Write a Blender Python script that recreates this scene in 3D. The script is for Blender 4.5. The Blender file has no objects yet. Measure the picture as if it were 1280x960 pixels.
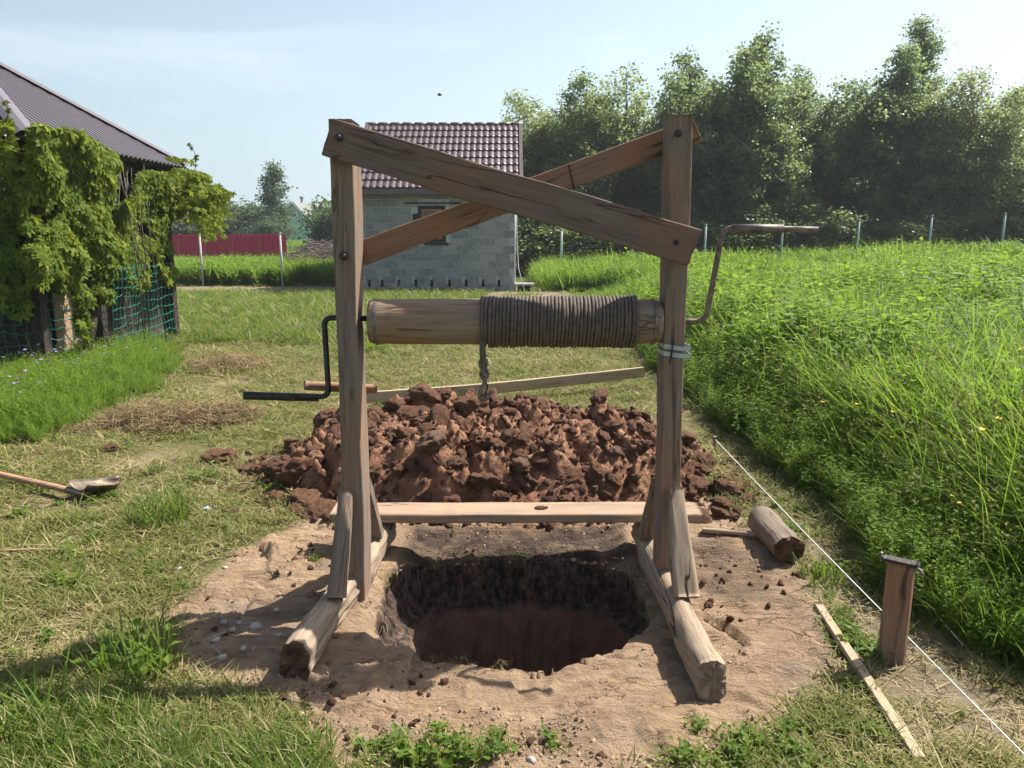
import bpy, math, random
import numpy as np
from mathutils import Vector, Matrix, Euler
R = math.radians
random.seed(7)
rng = np.random.default_rng(11)
scene = bpy.context.scene
col = scene.collection

# ------------------------------------------------------------------ camera
EYE = 1.55
PITCH = R(11.2)
FPX = 960.0
cd = bpy.data.cameras.new("camera"); cam = bpy.data.objects.new("camera", cd); col.objects.link(cam)
cam.location = (0, 0, EYE); cam.rotation_euler = (R(90) - PITCH, 0, 0)
cd.sensor_width = 36; cd.lens = 36 * FPX / 1280; cd.clip_start = 0.05; cd.clip_end = 5000
scene.camera = cam
# ------------------------------------------------------------------ sky and sun
SUNDIR = Vector((.66, .38, 1.0)).normalized()
EL = math.asin(SUNDIR.z); AZ = math.atan2(SUNDIR.x, SUNDIR.y)     # azimuth from +Y towards +X
world = bpy.data.worlds.new("World"); scene.world = world; world.use_nodes = True
wn = world.node_tree; wn.nodes.clear()
sky = wn.nodes.new('ShaderNodeTexSky'); sky.sky_type = 'NISHITA'; sky.sun_disc = False
sky.sun_elevation = EL; sky.sun_rotation = AZ; sky.air_density = 1.0; sky.dust_density = 3.2; sky.ozone_density = 1.6
sky.altitude = 100
bg = wn.nodes.new('ShaderNodeBackground'); bg.inputs['Strength'].default_value = 0.078
wo = wn.nodes.new('ShaderNodeOutputWorld')
tc = wn.nodes.new('ShaderNodeTexCoord'); mp = wn.nodes.new('ShaderNodeMapping')
mp.inputs['Scale'].default_value = (1.2, 1.6, 7.0); mp.inputs['Rotation'].default_value = (0, 0.10, 0.4)
cn = wn.nodes.new('ShaderNodeTexNoise'); cn.inputs['Scale'].default_value = 1.7; cn.inputs['Detail'].default_value = 7
cn.inputs['Distortion'].default_value = .4
cr = wn.nodes.new('ShaderNodeMapRange'); cr.inputs['From Min'].default_value = .52; cr.inputs['From Max'].default_value = .78
cr.inputs['To Min'].default_value = 0.0; cr.inputs['To Max'].default_value = .28
mx = wn.nodes.new('ShaderNodeMix'); mx.data_type = 'RGBA'; mx.inputs[7].default_value = (9.0, 9.3, 9.5, 1)
wl = wn.links.new
wl(tc.outputs['Generated'], mp.inputs['Vector']); wl(mp.outputs[0], cn.inputs['Vector']); wl(cn.outputs[0], cr.inputs['Value'])
sx_ = wn.nodes.new('ShaderNodeSeparateXYZ'); wl(tc.outputs['Generated'], sx_.inputs[0])
hz = wn.nodes.new('ShaderNodeMapRange'); hz.interpolation_type = 'SMOOTHSTEP'; hz.inputs['From Min'].default_value = -.05; hz.inputs['From Max'].default_value = .60
hz.inputs['To Min'].default_value = .78; hz.inputs['To Max'].default_value = 0.0; wl(sx_.outputs['Z'], hz.inputs['Value'])
hm = wn.nodes.new('ShaderNodeMix'); hm.data_type = 'RGBA'; hm.inputs[7].default_value = (5.0, 5.9, 6.3, 1)
dt = wn.nodes.new('ShaderNodeVectorMath'); dt.operation = 'DOT_PRODUCT'; wl(tc.outputs['Generated'], dt.inputs[0]); dt.inputs[1].default_value = tuple(SUNDIR)
gl = wn.nodes.new('ShaderNodeMapRange'); gl.inputs['From Min'].default_value = 0.15; gl.inputs['From Max'].default_value = .95; gl.inputs['To Min'].default_value = 1.0; gl.inputs['To Max'].default_value = 1.75; wl(dt.outputs['Value'], gl.inputs['Value'])
hs_ = wn.nodes.new('ShaderNodeVectorMath'); hs_.operation = 'SCALE'; hs_.inputs[0].default_value = (5.0, 6.25, 6.8); wl(gl.outputs[0], hs_.inputs['Scale'])
wl(hs_.outputs[0], hm.inputs[7])
wl(hz.outputs[0], hm.inputs[0]); wl(sky.outputs[0], hm.inputs[6])
wl(cr.outputs[0], mx.inputs[0]); wl(hm.outputs[2], mx.inputs[6]); wl(mx.outputs[2], bg.inputs['Color']); wl(bg.outputs[0], wo.inputs['Surface'])
sd = bpy.data.lights.new("sun", 'SUN'); sun = bpy.data.objects.new("sun", sd); col.objects.link(sun)
sd.energy = 5.0; sd.angle = R(.55); sd.color = (1.0, .95, .87)
sun.rotation_euler = SUNDIR.to_track_quat('Z', 'Y').to_euler()
cy = scene.cycles; cy.max_bounces = 4; cy.diffuse_bounces = 2; cy.glossy_bounces = 2; cy.transmission_bounces = 3; cy.transparent_max_bounces = 4
cy.caustics_reflective = False; cy.caustics_refractive = False; cy.use_adaptive_sampling = True; cy.adaptive_threshold = .02
vs = scene.view_settings
scene.display_settings.display_device = 'sRGB'
vs.view_transform = 'Standard'; vs.look = 'None'; vs.exposure = 0.95; vs.gamma = 1.0; vs.use_curve_mapping = False

# ------------------------------------------------------------------ measuring: a pixel of the photo to a place
CP, SP = math.cos(PITCH), math.sin(PITCH)
def _dir(px, py):
    fx = (px - 640) / FPX; fy = (480 - py) / FPX
    return fx, CP + fy * SP, -SP + fy * CP
def at(px, py, Y):
    d = _dir(px, py); t = Y / d[1]
    return Vector((d[0] * t, Y, EYE + d[2] * t))
def G(px, py, z=0.0):
    d = _dir(px, py); t = (z - EYE) / d[2]
    return Vector((d[0] * t, d[1] * t, z))

# ------------------------------------------------------------------ numpy noise
def _h(i, j, k, s):
    M = np.uint64(0xFFFFFFFF)
    n = (i.astype(np.int64) * 374761393 + j.astype(np.int64) * 668265263 + k.astype(np.int64) * 1442695041 + s * 974634777).astype(np.uint64) & M
    n = ((n ^ (n >> np.uint64(13))) * np.uint64(1274126177)) & M
    n = ((n ^ (n >> np.uint64(15))) * np.uint64(2246822519)) & M
    return ((n ^ (n >> np.uint64(16))) & M).astype(np.float64) / 4294967295.0
def vn(x, y, z=0.0, s=0):
    x = np.asarray(x, float); y = np.asarray(y, float) + 0 * x; z = np.asarray(z, float) + 0 * x
    i, j, k = np.floor(x), np.floor(y), np.floor(z)
    u, v, w = x - i, y - j, z - k
    u = u * u * (3 - 2 * u); v = v * v * (3 - 2 * v); w = w * w * (3 - 2 * w)
    r = 0
    for a in (0, 1):
        for b in (0, 1):
            for c in (0, 1):
                r = r + _h(i + a, j + b, k + c, s) * (u if a else 1 - u) * (v if b else 1 - v) * (w if c else 1 - w)
    return r * 2 - 1
def fbm(x, y, z=0.0, s=0, o=4, g=.5):
    r = 0; a = 1; t = 0; f = 1
    for q in range(o):
        r = r + a * vn(np.asarray(x) * f, np.asarray(y) * f, np.asarray(z) * f, s + q * 17); t += a; a *= g; f *= 2.03
    return r / t
def worley(x, y, cell, seed):
    """nearest-seed plates: height, tilt and distance to the seam"""
    u, v = x / cell, y / cell; i0, j0 = np.floor(u), np.floor(v); d1 = np.full(x.shape, 9.); d2 = d1.copy(); hh = np.zeros(x.shape); tl_ = np.zeros(x.shape)
    for di in (-1, 0, 1):
        for dj in (-1, 0, 1):
            i, j = i0 + di, j0 + dj; sx = i + .1 + .8 * _h(i, j, 0 * i, seed); sy = j + .1 + .8 * _h(i, j, 0 * i + 1, seed)
            d = np.hypot(u - sx, v - sy); h_ = _h(i, j, 0 * i + 2, seed); tx = _h(i, j, 0 * i + 3, seed) * 2 - 1; ty = _h(i, j, 0 * i + 4, seed) * 2 - 1
            t_ = (u - sx) * tx + (v - sy) * ty; c_ = d < d1
            d2 = np.where(c_, d1, np.minimum(d2, d)); d1 = np.where(c_, d, d1); hh = np.where(c_, h_, hh); tl_ = np.where(c_, t_, tl_)
    return hh, tl_, d2 - d1
def sstep(a, b, x):
    t = np.clip((np.asarray(x, float) - a) / (b - a), 0, 1); return t * t * (3 - 2 * t)
def poly_sd(x, y, P):
    """signed distance to polygon, negative inside"""
    x = np.asarray(x, float); y = np.asarray(y, float); d = np.full(x.shape, 1e9); ins = np.zeros(x.shape, bool); n = len(P)
    for i in range(n):
        ax, ay = P[i][0], P[i][1]; bx, by = P[(i + 1) % n][0], P[(i + 1) % n][1]
        ex, ey = bx - ax, by - ay
        t = np.clip(((x - ax) * ex + (y - ay) * ey) / (ex * ex + ey * ey + 1e-12), 0, 1)
        d = np.minimum(d, np.hypot(x - ax - t * ex, y - ay - t * ey))
        if ay != by:
            c = ((ay > y) != (by > y)) & (x < (bx - ax) * (y - ay) / (by - ay) + ax); ins ^= c
    return np.where(ins, -d, d)

# ------------------------------------------------------------------ mesh and object helpers
def np_mesh(name, V, F, mat=None, smooth=False, attrs=None):
    me = bpy.data.meshes.new(name); V = np.ascontiguousarray(V, dtype=np.float32); F = np.ascontiguousarray(F, dtype=np.int32)
    me.vertices.add(len(V)); me.vertices.foreach_set('co', V.ravel())
    nf, k = F.shape
    me.loops.add(nf * k); me.loops.foreach_set('vertex_index', F.ravel())
    me.polygons.add(nf); me.polygons.foreach_set('loop_start', np.arange(nf, dtype=np.int32) * k)
    try: me.polygons.foreach_set('loop_total', np.full(nf, k, dtype=np.int32))
    except Exception: pass
    if smooth: me.polygons.foreach_set('use_smooth', np.ones(nf, dtype=bool))
    me.update(calc_edges=True)
    for an, av in (attrs or {}).items():
        a = me.attributes.new(an, 'FLOAT', 'POINT'); a.data.foreach_set('value', np.asarray(av, dtype=np.float32))
    if mat: me.materials.append(mat)
    return me
def py_mesh(name, V, F, mat=None, smooth=True, flat=()):
    me = bpy.data.meshes.new(name); me.from_pydata([tuple(v) for v in V], [], F); me.update()
    if smooth:
        for i, p in enumerate(me.polygons): p.use_smooth = i not in flat
    if mat: me.materials.append(mat)
    return me
WM = {}
def link(o, world=None, parent=None):
    world = world or Matrix.Identity(4); col.objects.link(o); WM[o.name] = world
    if parent is not None:
        o.parent = parent; o.matrix_basis = WM[parent.name].inverted() @ world
    else: o.matrix_basis = world
    return o
def obj(name, me, world=None, parent=None):
    return link(bpy.data.objects.new(name, me), world, parent)
def tag(o, label=None, cat=None, group=None, kind=None):
    if label: o['label'] = label
    if cat: o['category'] = cat
    if group: o['group'] = group
    if kind: o['kind'] = kind
    return o
def thing(name, loc, label, cat, group=None, rz=0):
    o = bpy.data.objects.new(name, None); o.empty_display_size = .1
    link(o, Matrix.Translation(Vector(loc)) @ Matrix.Rotation(rz, 4, 'Z')); return tag(o, label, cat, group)
def frame(origin, xdir, hint):
    x = Vector(xdir).normalized(); z = Vector(hint) - x * x.dot(Vector(hint)); z.normalize(); y = z.cross(x)
    m = Matrix((x, y, z)).transposed().to_4x4(); m.translation = Vector(origin); return m

def sect(w, t, c, k=3, e=3):
    """rounded rectangle outline: width w along z, thickness t along y, corner c"""
    c = min(c, w / 2 - 1e-4, t / 2 - 1e-4); pts = []
    cs = [(t / 2 - c, w / 2 - c, 0), (-t / 2 + c, w / 2 - c, 90), (-t / 2 + c, -w / 2 + c, 180), (t / 2 - c, -w / 2 + c, 270)]
    out = []
    for cy, cz, a0 in cs:
        for i in range(k + 1):
            a = R(a0 + 90 * i / k); out.append((cy + c * math.cos(a), cz + c * math.sin(a)))
    # subdivide the long straight sides
    n = len(out)
    for i in range(n):
        a, b = out[i], out[(i + 1) % n]; pts.append(a)
        L = math.hypot(b[0] - a[0], b[1] - a[1])
        if L > .02:
            for f_ in [.0015 / L + .03] + [q / (e + 1) for q in range(1, e + 1)] + [1 - .0015 / L - .03]: pts.append((a[0] + (b[0] - a[0]) * f_, a[1] + (b[1] - a[1]) * f_))
    return np.array(pts)
def board_mesh(name, L, w, t, mat, c=.006, wob=.003, grain=.0015, seg=.03, seed=0, skew=(0, 0), prof=None, bend=0, k=3, e=3, rough_end=.002, endmat=None):
    S = max(2, int(L / seg)); P = sect(w, t, c, k, e); M = len(P)
    u = np.linspace(0, 1, S + 1)
    X = np.repeat((u * L)[:, None], M, 1); Yc = np.repeat(P[None, :, 0], S + 1, 0).copy(); Zc = np.repeat(P[None, :, 1], S + 1, 0).copy()
    if prof is not None:
        for i in range(S + 1):
            a, b = prof(u[i]); Yc[i] *= a; Zc[i] *= b
    rr = np.hypot(Yc, Zc) + 1e-9; ny, nz = Yc / rr, Zc / rr
    d = wob * fbm(X * 5, Yc * 9, Zc * 9, seed, 3) + grain * fbm(X * 7, Yc * 90, Zc * 90, seed + 5, 2)
    Yc += ny * d + wob * 1.2 * fbm(X * 2, 0 * X + 3, 0, seed + 9, 2); Zc += nz * d + wob * 1.2 * fbm(X * 2, 0 * X + 8, 0, seed + 12, 2)
    Zc += bend * (4 * (X / L) * (1 - X / L))
    sk = skew[0] * (1 - X / L) + skew[1] * (X / L)
    X = X + sk * (P[None, :, 1] / w)
    X[0] += rough_end * fbm(P[:, 0] * 60, P[:, 1] * 60, 0, seed, 2); X[-1] += rough_end * fbm(P[:, 0] * 60, P[:, 1] * 60, 3, seed, 2)
    V = np.stack([X, Yc, Zc], -1).reshape(-1, 3).tolist(); F = []
    for i in range(S):
        for j in range(M):
            j2 = (j + 1) % M; F.append((i * M + j, (i + 1) * M + j, (i + 1) * M + j2, i * M + j2))
    flat = set()
    for i, s in ((0, -1), (S, 1)):
        ring = np.array(V[i * M:(i + 1) * M]); ctr = ring.mean(0); b0 = i * M
        prev = list(range(b0, b0 + M))
        for f in (.8, .45):
            nb = len(V); rg = ctr + (ring - ctr) * f
            rg[:, 0] += s * (.002 if f == .8 else 0) + rough_end * fbm(ring[:, 1] * 70, ring[:, 2] * 70, f * 9, seed, 2)
            V += rg.tolist(); cur = list(range(nb, nb + M))
            for j in range(M):
                j2 = (j + 1) % M; q = (prev[j], prev[j2], cur[j2], cur[j]); flat.add(len(F)); F.append(q if s > 0 else q[::-1])
            prev = cur
        nb = len(V); V.append(ctr.tolist())
        for j in range(M):
            q = (prev[j], prev[(j + 1) % M], nb); flat.add(len(F)); F.append(q if s > 0 else q[::-1])
    me = py_mesh(name, V, F, mat, True, flat)
    if endmat:
        me.materials.append(endmat)
        for i in flat: me.polygons[i].material_index = 1
    return me
def board(name, p0, p1, w, t, hint, mat, parent=None, **kw):
    p0, p1 = Vector(p0), Vector(p1)
    me = board_mesh(name, (p1 - p0).length, w, t, mat, **kw)
    return obj(name, me, frame(p0, p1 - p0, hint), parent)
def box_mesh(name, boxes, mat, bev=0):
    V, F = [], []
    for (x0, x1, y0, y1, z0, z1) in boxes:
        b = len(V); V += [(x, y, z) for z in (z0, z1) for y in (y0, y1) for x in (x0, x1)]
        F += [(b, b + 2, b + 3, b + 1), (b + 4, b + 5, b + 7, b + 6), (b, b + 1, b + 5, b + 4), (b + 2, b + 6, b + 7, b + 3), (b, b + 4, b + 6, b + 2), (b + 1, b + 3, b + 7, b + 5)]
    return py_mesh(name, V, F, mat, False)
def tube_data(P, r, n=8, cap=True):
    P = [Vector(p) for p in P]; rs = r if isinstance(r, (list, tuple, np.ndarray)) else [r] * len(P)
    V, F = [], []; up = None
    for i, p in enumerate(P):
        a = P[max(0, i - 1)]; b = P[min(len(P) - 1, i + 1)]; t = (b - a).normalized()
        if up is None: up = Vector((0, 0, 1)) if abs(t.z) < .9 else Vector((1, 0, 0))
        s = t.cross(up).normalized(); up = s.cross(t).normalized()
        for k in range(n):
            an = 2 * math.pi * k / n; V.append(p + (s * math.cos(an) + up * math.sin(an)) * rs[i])
    for i in range(len(P) - 1):
        for k in range(n):
            k2 = (k + 1) % n; F.append((i * n + k, i * n + k2, (i + 1) * n + k2, (i + 1) * n + k))
    if cap: F.append(tuple(range(n))[::-1]); F.append(tuple(range((len(P) - 1) * n, len(P) * n)))
    return V, F
def tubes_mesh(name, paths, mat, n=8, cap=True, smooth=True):
    V, F = [], []
    for P, r in paths:
        v, f = tube_data(P, r, n, cap); b = len(V); V += v; F += [tuple(i + b for i in q) for q in f]
    return py_mesh(name, V, F, mat, smooth)
def fillet(P, rad, n=6):
    P = [Vector(p) for p in P]; out = [P[0]]
    for i in range(1, len(P) - 1):
        a = P[i] + (P[i - 1] - P[i]).normalized() * rad; b = P[i] + (P[i + 1] - P[i]).normalized() * rad
        for k in range(n + 1):
            t = k / n; out.append(a * (1 - t) ** 2 + P[i] * 2 * t * (1 - t) + b * t * t)
    out.append(P[-1]); return out
def eul_mats(rx, ry, rz):
    cx, sx, cy, sy, cz, sz = np.cos(rx), np.sin(rx), np.cos(ry), np.sin(ry), np.cos(rz), np.sin(rz)
    M = np.empty((len(rx), 3, 3))
    M[:, 0, 0] = cy * cz; M[:, 0, 1] = sx * sy * cz - cx * sz; M[:, 0, 2] = cx * sy * cz + sx * sz
    M[:, 1, 0] = cy * sz; M[:, 1, 1] = sx * sy * sz + cx * cz; M[:, 1, 2] = cx * sy * sz - sx * cz
    M[:, 2, 0] = -sy; M[:, 2, 1] = sx * cy; M[:, 2, 2] = cx * cy
    return M
def stamp(tv, tf, M, pos, scl):
    tv = np.asarray(tv, float); tf = np.asarray(tf); n = len(pos); k = len(tv)
    V = np.einsum('nij,kj->nki', M, tv) * np.asarray(scl)[:, None, None] + pos[:, None, :]
    F = tf[None] + (np.arange(n) * k)[:, None, None]
    return V.reshape(-1, 3), F.reshape(-1, tf.shape[1])

# ------------------------------------------------------------------ materials
def NN(nt, typ, ins=None, **props):
    n = nt.nodes.new(typ)
    for k, v in props.items(): setattr(n, k, v)
    for k, v in (ins or {}).items():
        s = n.inputs[k]
        if isinstance(v, bpy.types.NodeSocket): nt.links.new(v, s)
        else: s.default_value = v
    return n
def newmat(name):
    m = bpy.data.materials.new(name); m.use_nodes = True; nt = m.node_tree; nt.nodes.clear()
    out = nt.nodes.new('ShaderNodeOutputMaterial'); return m, nt, out
def mixc(nt, f, a, b, bt='MIX'):
    n = nt.nodes.new('ShaderNodeMix'); n.data_type = 'RGBA'; n.blend_type = bt
    for s, v in ((0, f), (6, a), (7, b)):
        if isinstance(v, bpy.types.NodeSocket): nt.links.new(v, n.inputs[s])
        elif s == 0: n.inputs[0].default_value = v
        else: n.inputs[s].default_value = (*v, 1)
    return n.outputs[2]
def noise(nt, vec, scale, detail=4, rough=.55, dist=0):
    return NN(nt, 'ShaderNodeTexNoise', {'Vector': vec, 'Scale': scale, 'Detail': detail, 'Roughness': rough, 'Distortion': dist}).outputs[0]
def rng_(nt, v, a, b, c=0., d=1.):
    return NN(nt, 'ShaderNodeMapRange', {'Value': v, 'From Min': a, 'From Max': b, 'To Min': c, 'To Max': d}).outputs[0]
def math_(nt, op, a, b=0.):
    return NN(nt, 'ShaderNodeMath', {0: a, 1: b}, operation=op).outputs[0]
def mapv(nt, vec, scale, loc=(0, 0, 0)):
    return NN(nt, 'ShaderNodeMapping', {'Vector': vec, 'Scale': scale, 'Location': loc}).outputs[0]
def objco(nt): return NN(nt, 'ShaderNodeTexCoord').outputs['Object']
def bump(nt, h, strength=.5, dist=.01, normal=None):
    ins = {'Height': h, 'Strength': strength, 'Distance': dist}
    if normal: ins['Normal'] = normal
    return NN(nt, 'ShaderNodeBump', ins).outputs[0]
def bsdf(nt, out, c, rough=.8, nrm=None, spec=.3, metal=0.0):
    ins = {'Base Color': c if isinstance(c, bpy.types.NodeSocket) else (*c, 1), 'Roughness': rough, 'Specular IOR Level': spec, 'Metallic': metal}
    if nrm: ins['Normal'] = nrm
    b = NN(nt, 'ShaderNodeBsdfPrincipled', ins); nt.links.new(b.outputs[0], out.inputs['Surface']); return b

def wood(name, dark, mid, light, crack=.6, dirt=.35, red=(.30, .13, .07)):
    m, nt, out = newmat(name); oc = objco(nt)
    rnd = NN(nt, 'ShaderNodeObjectInfo').outputs['Random']
    off = NN(nt, 'ShaderNodeCombineXYZ', {'X': math_(nt, 'MULTIPLY', rnd, 37.), 'Y': math_(nt, 'MULTIPLY', rnd, 11.)}).outputs[0]
    v = NN(nt, 'ShaderNodeVectorMath', {0: oc, 1: off}, operation='ADD').outputs[0]
    g1 = noise(nt, mapv(nt, v, (1.6, 16, 16)), 1.0, 5, .6, .6)
    g2 = noise(nt, mapv(nt, v, (4, 130, 130)), 1.0, 3, .6)
    g3 = noise(nt, v, 9., 5, .6)
    c = mixc(nt, rng_(nt, g1, .32, .68), dark, mid)
    c = mixc(nt, rng_(nt, g2, .35, .75, 0, .65), c, light)
    c = mixc(nt, rng_(nt, noise(nt, v, 3.1, 4), .5, .72, 0, .55), c, red)
    c = mixc(nt, rng_(nt, g3, .52, .78, 0, dirt), c, (.17, .14, .115))
    ck = noise(nt, mapv(nt, v, (.9, 11, 11), (3, 5, 1)), 1.0, 3, .5, .8)
    line = math_(nt, 'ABSOLUTE', math_(nt, 'SUBTRACT', ck, .5))
    cm = rng_(nt, line, .004, .016, 1, 0)
    cm = math_(nt, 'MULTIPLY', cm, rng_(nt, noise(nt, mapv(nt, v, (3, 5, 5), (9, 1, 2)), 1.), .42, .56))
    c = mixc(nt, math_(nt, 'MULTIPLY', cm, crack), c, (.03, .022, .016))
    vo = NN(nt, 'ShaderNodeTexVoronoi', {'Vector': mapv(nt, v, (2.6, 7, 7), (2, 2, 7)), 'Scale': 1.0}).outputs['Distance']
    c = mixc(nt, rng_(nt, vo, .035, .09, .6, 0), c, (.08, .05, .032))
    h = math_(nt, 'SUBTRACT', math_(nt, 'ADD', math_(nt, 'MULTIPLY', g2, .5), math_(nt, 'MULTIPLY', g1, .6)), math_(nt, 'MULTIPLY', cm, 1.2))
    bsdf(nt, out, c, .85, bump(nt, h, .75, .004), .2); return m
def plain(name, c1, c2, scale=20, rough=.8, spec=.3, metal=0., bs=.4, bd=.004, detail=5):
    m, nt, out = newmat(name); v = objco(nt); n = noise(nt, v, scale, detail, .6)
    bsdf(nt, out, mixc(nt, rng_(nt, n, .35, .65), c1, c2), rough, bump(nt, noise(nt, v, scale * 2.3, detail), bs, bd), spec, metal); return m
def leafmat(name, cols, trans=(.35, .42, .05), tf=.4, rough=.45, attr='tint', spec=.13):
    """cols: three colours picked by the per-leaf attribute and shifted per copy"""
    m, nt, out = newmat(name)
    a = NN(nt, 'ShaderNodeAttribute', attribute_name=attr).outputs['Fac']
    r = NN(nt, 'ShaderNodeObjectInfo').outputs['Random']
    f = math_(nt, 'ADD', math_(nt, 'MULTIPLY', a, .65), math_(nt, 'MULTIPLY', r, .35))
    c = mixc(nt, rng_(nt, f, 0., .5), cols[0], cols[1]); c = mixc(nt, rng_(nt, f, .5, 1.), c, cols[2])
    p = NN(nt, 'ShaderNodeBsdfPrincipled', {'Base Color': c, 'Roughness': rough + .12, 'Specular IOR Level': spec})
    tcn = mixc(nt, .5, c, trans)
    t = NN(nt, 'ShaderNodeBsdfTranslucent', {'Color': tcn})
    s = NN(nt, 'ShaderNodeMixShader', {0: tf, 1: p.outputs[0], 2: t.outputs[0]})
    nt.links.new(s.outputs[0], out.inputs['Surface']); return m

M = {}
M['post'] = wood('weathered_timber', (.12, .088, .070), (.195, .146, .114), (.34, .268, .205))
M['sill'] = wood('sill_timber', (.18, .135, .10), (.32, .24, .17), (.48, .38, .27), 1.0, .35, (.34, .22, .13))
M['brace'] = wood('brace_timber', (.105, .077, .064), (.160, .117, .095), (.235, .183, .15), .8, .4, (.25, .115, .07))
M['rear_brace'] = wood('rear_brace_timber', (.17, .10, .065), (.25, .145, .095), (.34, .22, .145), .8, .3, (.36, .14, .065))
M['plank'] = wood('muddy_plank', (.25, .175, .12), (.34, .235, .16), (.44, .32, .225), .5, .45, (.36, .21, .13))
M['pale'] = wood('pale_batten', (.28, .21, .14), (.39, .30, .20), (.50, .40, .28), .4, .15, (.40, .28, .16))
M['drum'] = wood('drum_timber', (.14, .10, .078), (.245, .185, .135), (.39, .31, .22), .7, .3, (.28, .14, .08))
M['handle'] = wood('shovel_shaft', (.27, .15, .09), (.40, .24, .15), (.52, .35, .23), .2, .3, (.38, .20, .11))
M['log'] = wood('bark_log', (.12, .09, .07), (.20, .155, .12), (.30, .24, .18), 1.0, .5, (.30, .16, .09))
M['iron'] = plain('black_iron', (.02, .02, .022), (.06, .05, .048), 40, .42, .5, .6, .3, .001)
M['rust'] = plain('rusty_pipe', (.09, .072, .062), (.24, .195, .165), 35, .6, .4, .3, .4, .001)
M['rope'] = plain('dark_rope', (.075, .058, .047), (.155, .122, .095), 60, .75, .3, 0, .6, .002)
M['bolt'] = plain('bolt_head', (.03, .025, .025), (.07, .055, .05), 60, .5, .5, .5)
M['tape'] = plain('pale_strap', (.30, .38, .38), (.42, .48, .46), 30, .5)
M['string'] = plain('white_string', (.75, .75, .72), (.85, .85, .82), 30, .7)
M['blade'] = plain('shovel_steel', (.10, .075, .055), (.22, .165, .12), 15, .5, .5, .5)
M['stone'] = plain('pale_stone', (.30, .27, .235), (.46, .43, .38), 25, .85)
M['plasticwrap'] = plain('pale_blue_wrapper', (.35, .42, .50), (.55, .62, .68), 30, .4)

# clay
m, nt, out = newmat('clay'); v = objco(nt); rnd = NN(nt, 'ShaderNodeObjectInfo').outputs['Random']
off = NN(nt, 'ShaderNodeCombineXYZ', {'X': math_(nt, 'MULTIPLY', rnd, 37.), 'Y': 0., 'Z': 0.}).outputs[0]
v = NN(nt, 'ShaderNodeVectorMath', {0: v, 1: off}, operation='ADD').outputs[0]
c = mixc(nt, rng_(nt, noise(nt, v, 4.2, 8, .68), .34, .66), (.105, .045, .028), (.27, .132, .072))
c = mixc(nt, rng_(nt, noise(nt, v, 11, 8, .7), .5, .68, 0, .8), c, (.37, .215, .12))
c = mixc(nt, rng_(nt, rnd, .97, 1., 0, .2), c, (.36, .30, .24))
h = math_(nt, 'ADD', noise(nt, v, 14, 9, .68), math_(nt, 'MULTIPLY', NN(nt, 'ShaderNodeTexVoronoi', {'Vector': v, 'Scale': 24.}).outputs['Distance'], .5))
bsdf(nt, out, c, .8, bump(nt, h, .9, .03), .25); M['clay'] = m

# ground
m, nt, out = newmat('soil_and_turf'); v = objco(nt)
A = lambda n: NN(nt, 'ShaderNodeAttribute', attribute_name=n).outputs['Fac']
sand = mixc(nt, rng_(nt, noise(nt, v, 1.3, 5), .35, .65), (.385, .262, .160), (.305, .212, .140))
sand = mixc(nt, rng_(nt, noise(nt, v, 7, 8, .65), .48, .70, 0, .75), sand, (.48, .345, .235))
sand = mixc(nt, rng_(nt, noise(nt, mapv(nt, v, (1, 1, 1), (5, 3, 0)), 2.3, 7, .6), .55, .68, 0, .8), sand, (.27, .215, .17))
sand = mixc(nt, rng_(nt, noise(nt, mapv(nt, v, (1, 1, 1), (9, 3, 0)), 16, 9, .7), .58, .70, 0, .75), sand, (.22, .115, .07))
sand = mixc(nt, rng_(nt, noise(nt, v, 90, 4, .7), .55, .8, 0, .5), sand, (.50, .38, .27))
turf = mixc(nt, rng_(nt, noise(nt, v, 1.1, 6, .6), .35, .65), (.20, .165, .075), (.125, .135, .045))
turf = mixc(nt, rng_(nt, noise(nt, v, 14, 8, .7), .5, .72, 0, .8), turf, (.27, .21, .115))
green = mixc(nt, rng_(nt, noise(nt, v, 3, 7, .7), .35, .65), (.065, .085, .022), (.11, .135, .035))
turf = mixc(nt, A('lush'), turf, green)
dirt = mixc(nt, rng_(nt, noise(nt, v, 5, 7, .65), .4, .65), (.33, .26, .185), (.24, .185, .12))
turf = mixc(nt, math_(nt, 'MULTIPLY', A('dirt'), .85), turf, dirt)
c = mixc(nt, A('soil'), turf, sand)
c = mixc(nt, math_(nt, 'MULTIPLY', A('damp_shade'), rng_(nt, noise(nt, v, 6, 6), .3, .55, .45, 1)), c, mixc(nt, noise(nt, v, 18, 7), (.05, .036, .028), (.115, .085, .066)))
c = mixc(nt, A('clayey'), c, mixc(nt, noise(nt, v, 12, 6), (.19, .085, .052), (.32, .17, .11)))
sc = mapv(nt, v, (1.0, 2.6, 1), (0, 0, 0))
h = math_(nt, 'ADD', noise(nt, sc, 9, 10, .68, .6), math_(nt, 'MULTIPLY', noise(nt, v, 60, 6, .7), .35))
ckn = math_(nt, 'ABSOLUTE', math_(nt, 'SUBTRACT', noise(nt, sc, 2.4, 5, .6, 1.2), .5))
ckm = math_(nt, 'MULTIPLY', rng_(nt, ckn, .002, .02, 1, 0), rng_(nt, noise(nt, v, 3.7, 2), .5, .6))
h = math_(nt, 'SUBTRACT', h, math_(nt, 'MULTIPLY', ckm, .5))
bsdf(nt, out, c, .92, bump(nt, h, 1.0, .045), .12); M['ground'] = m
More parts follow.
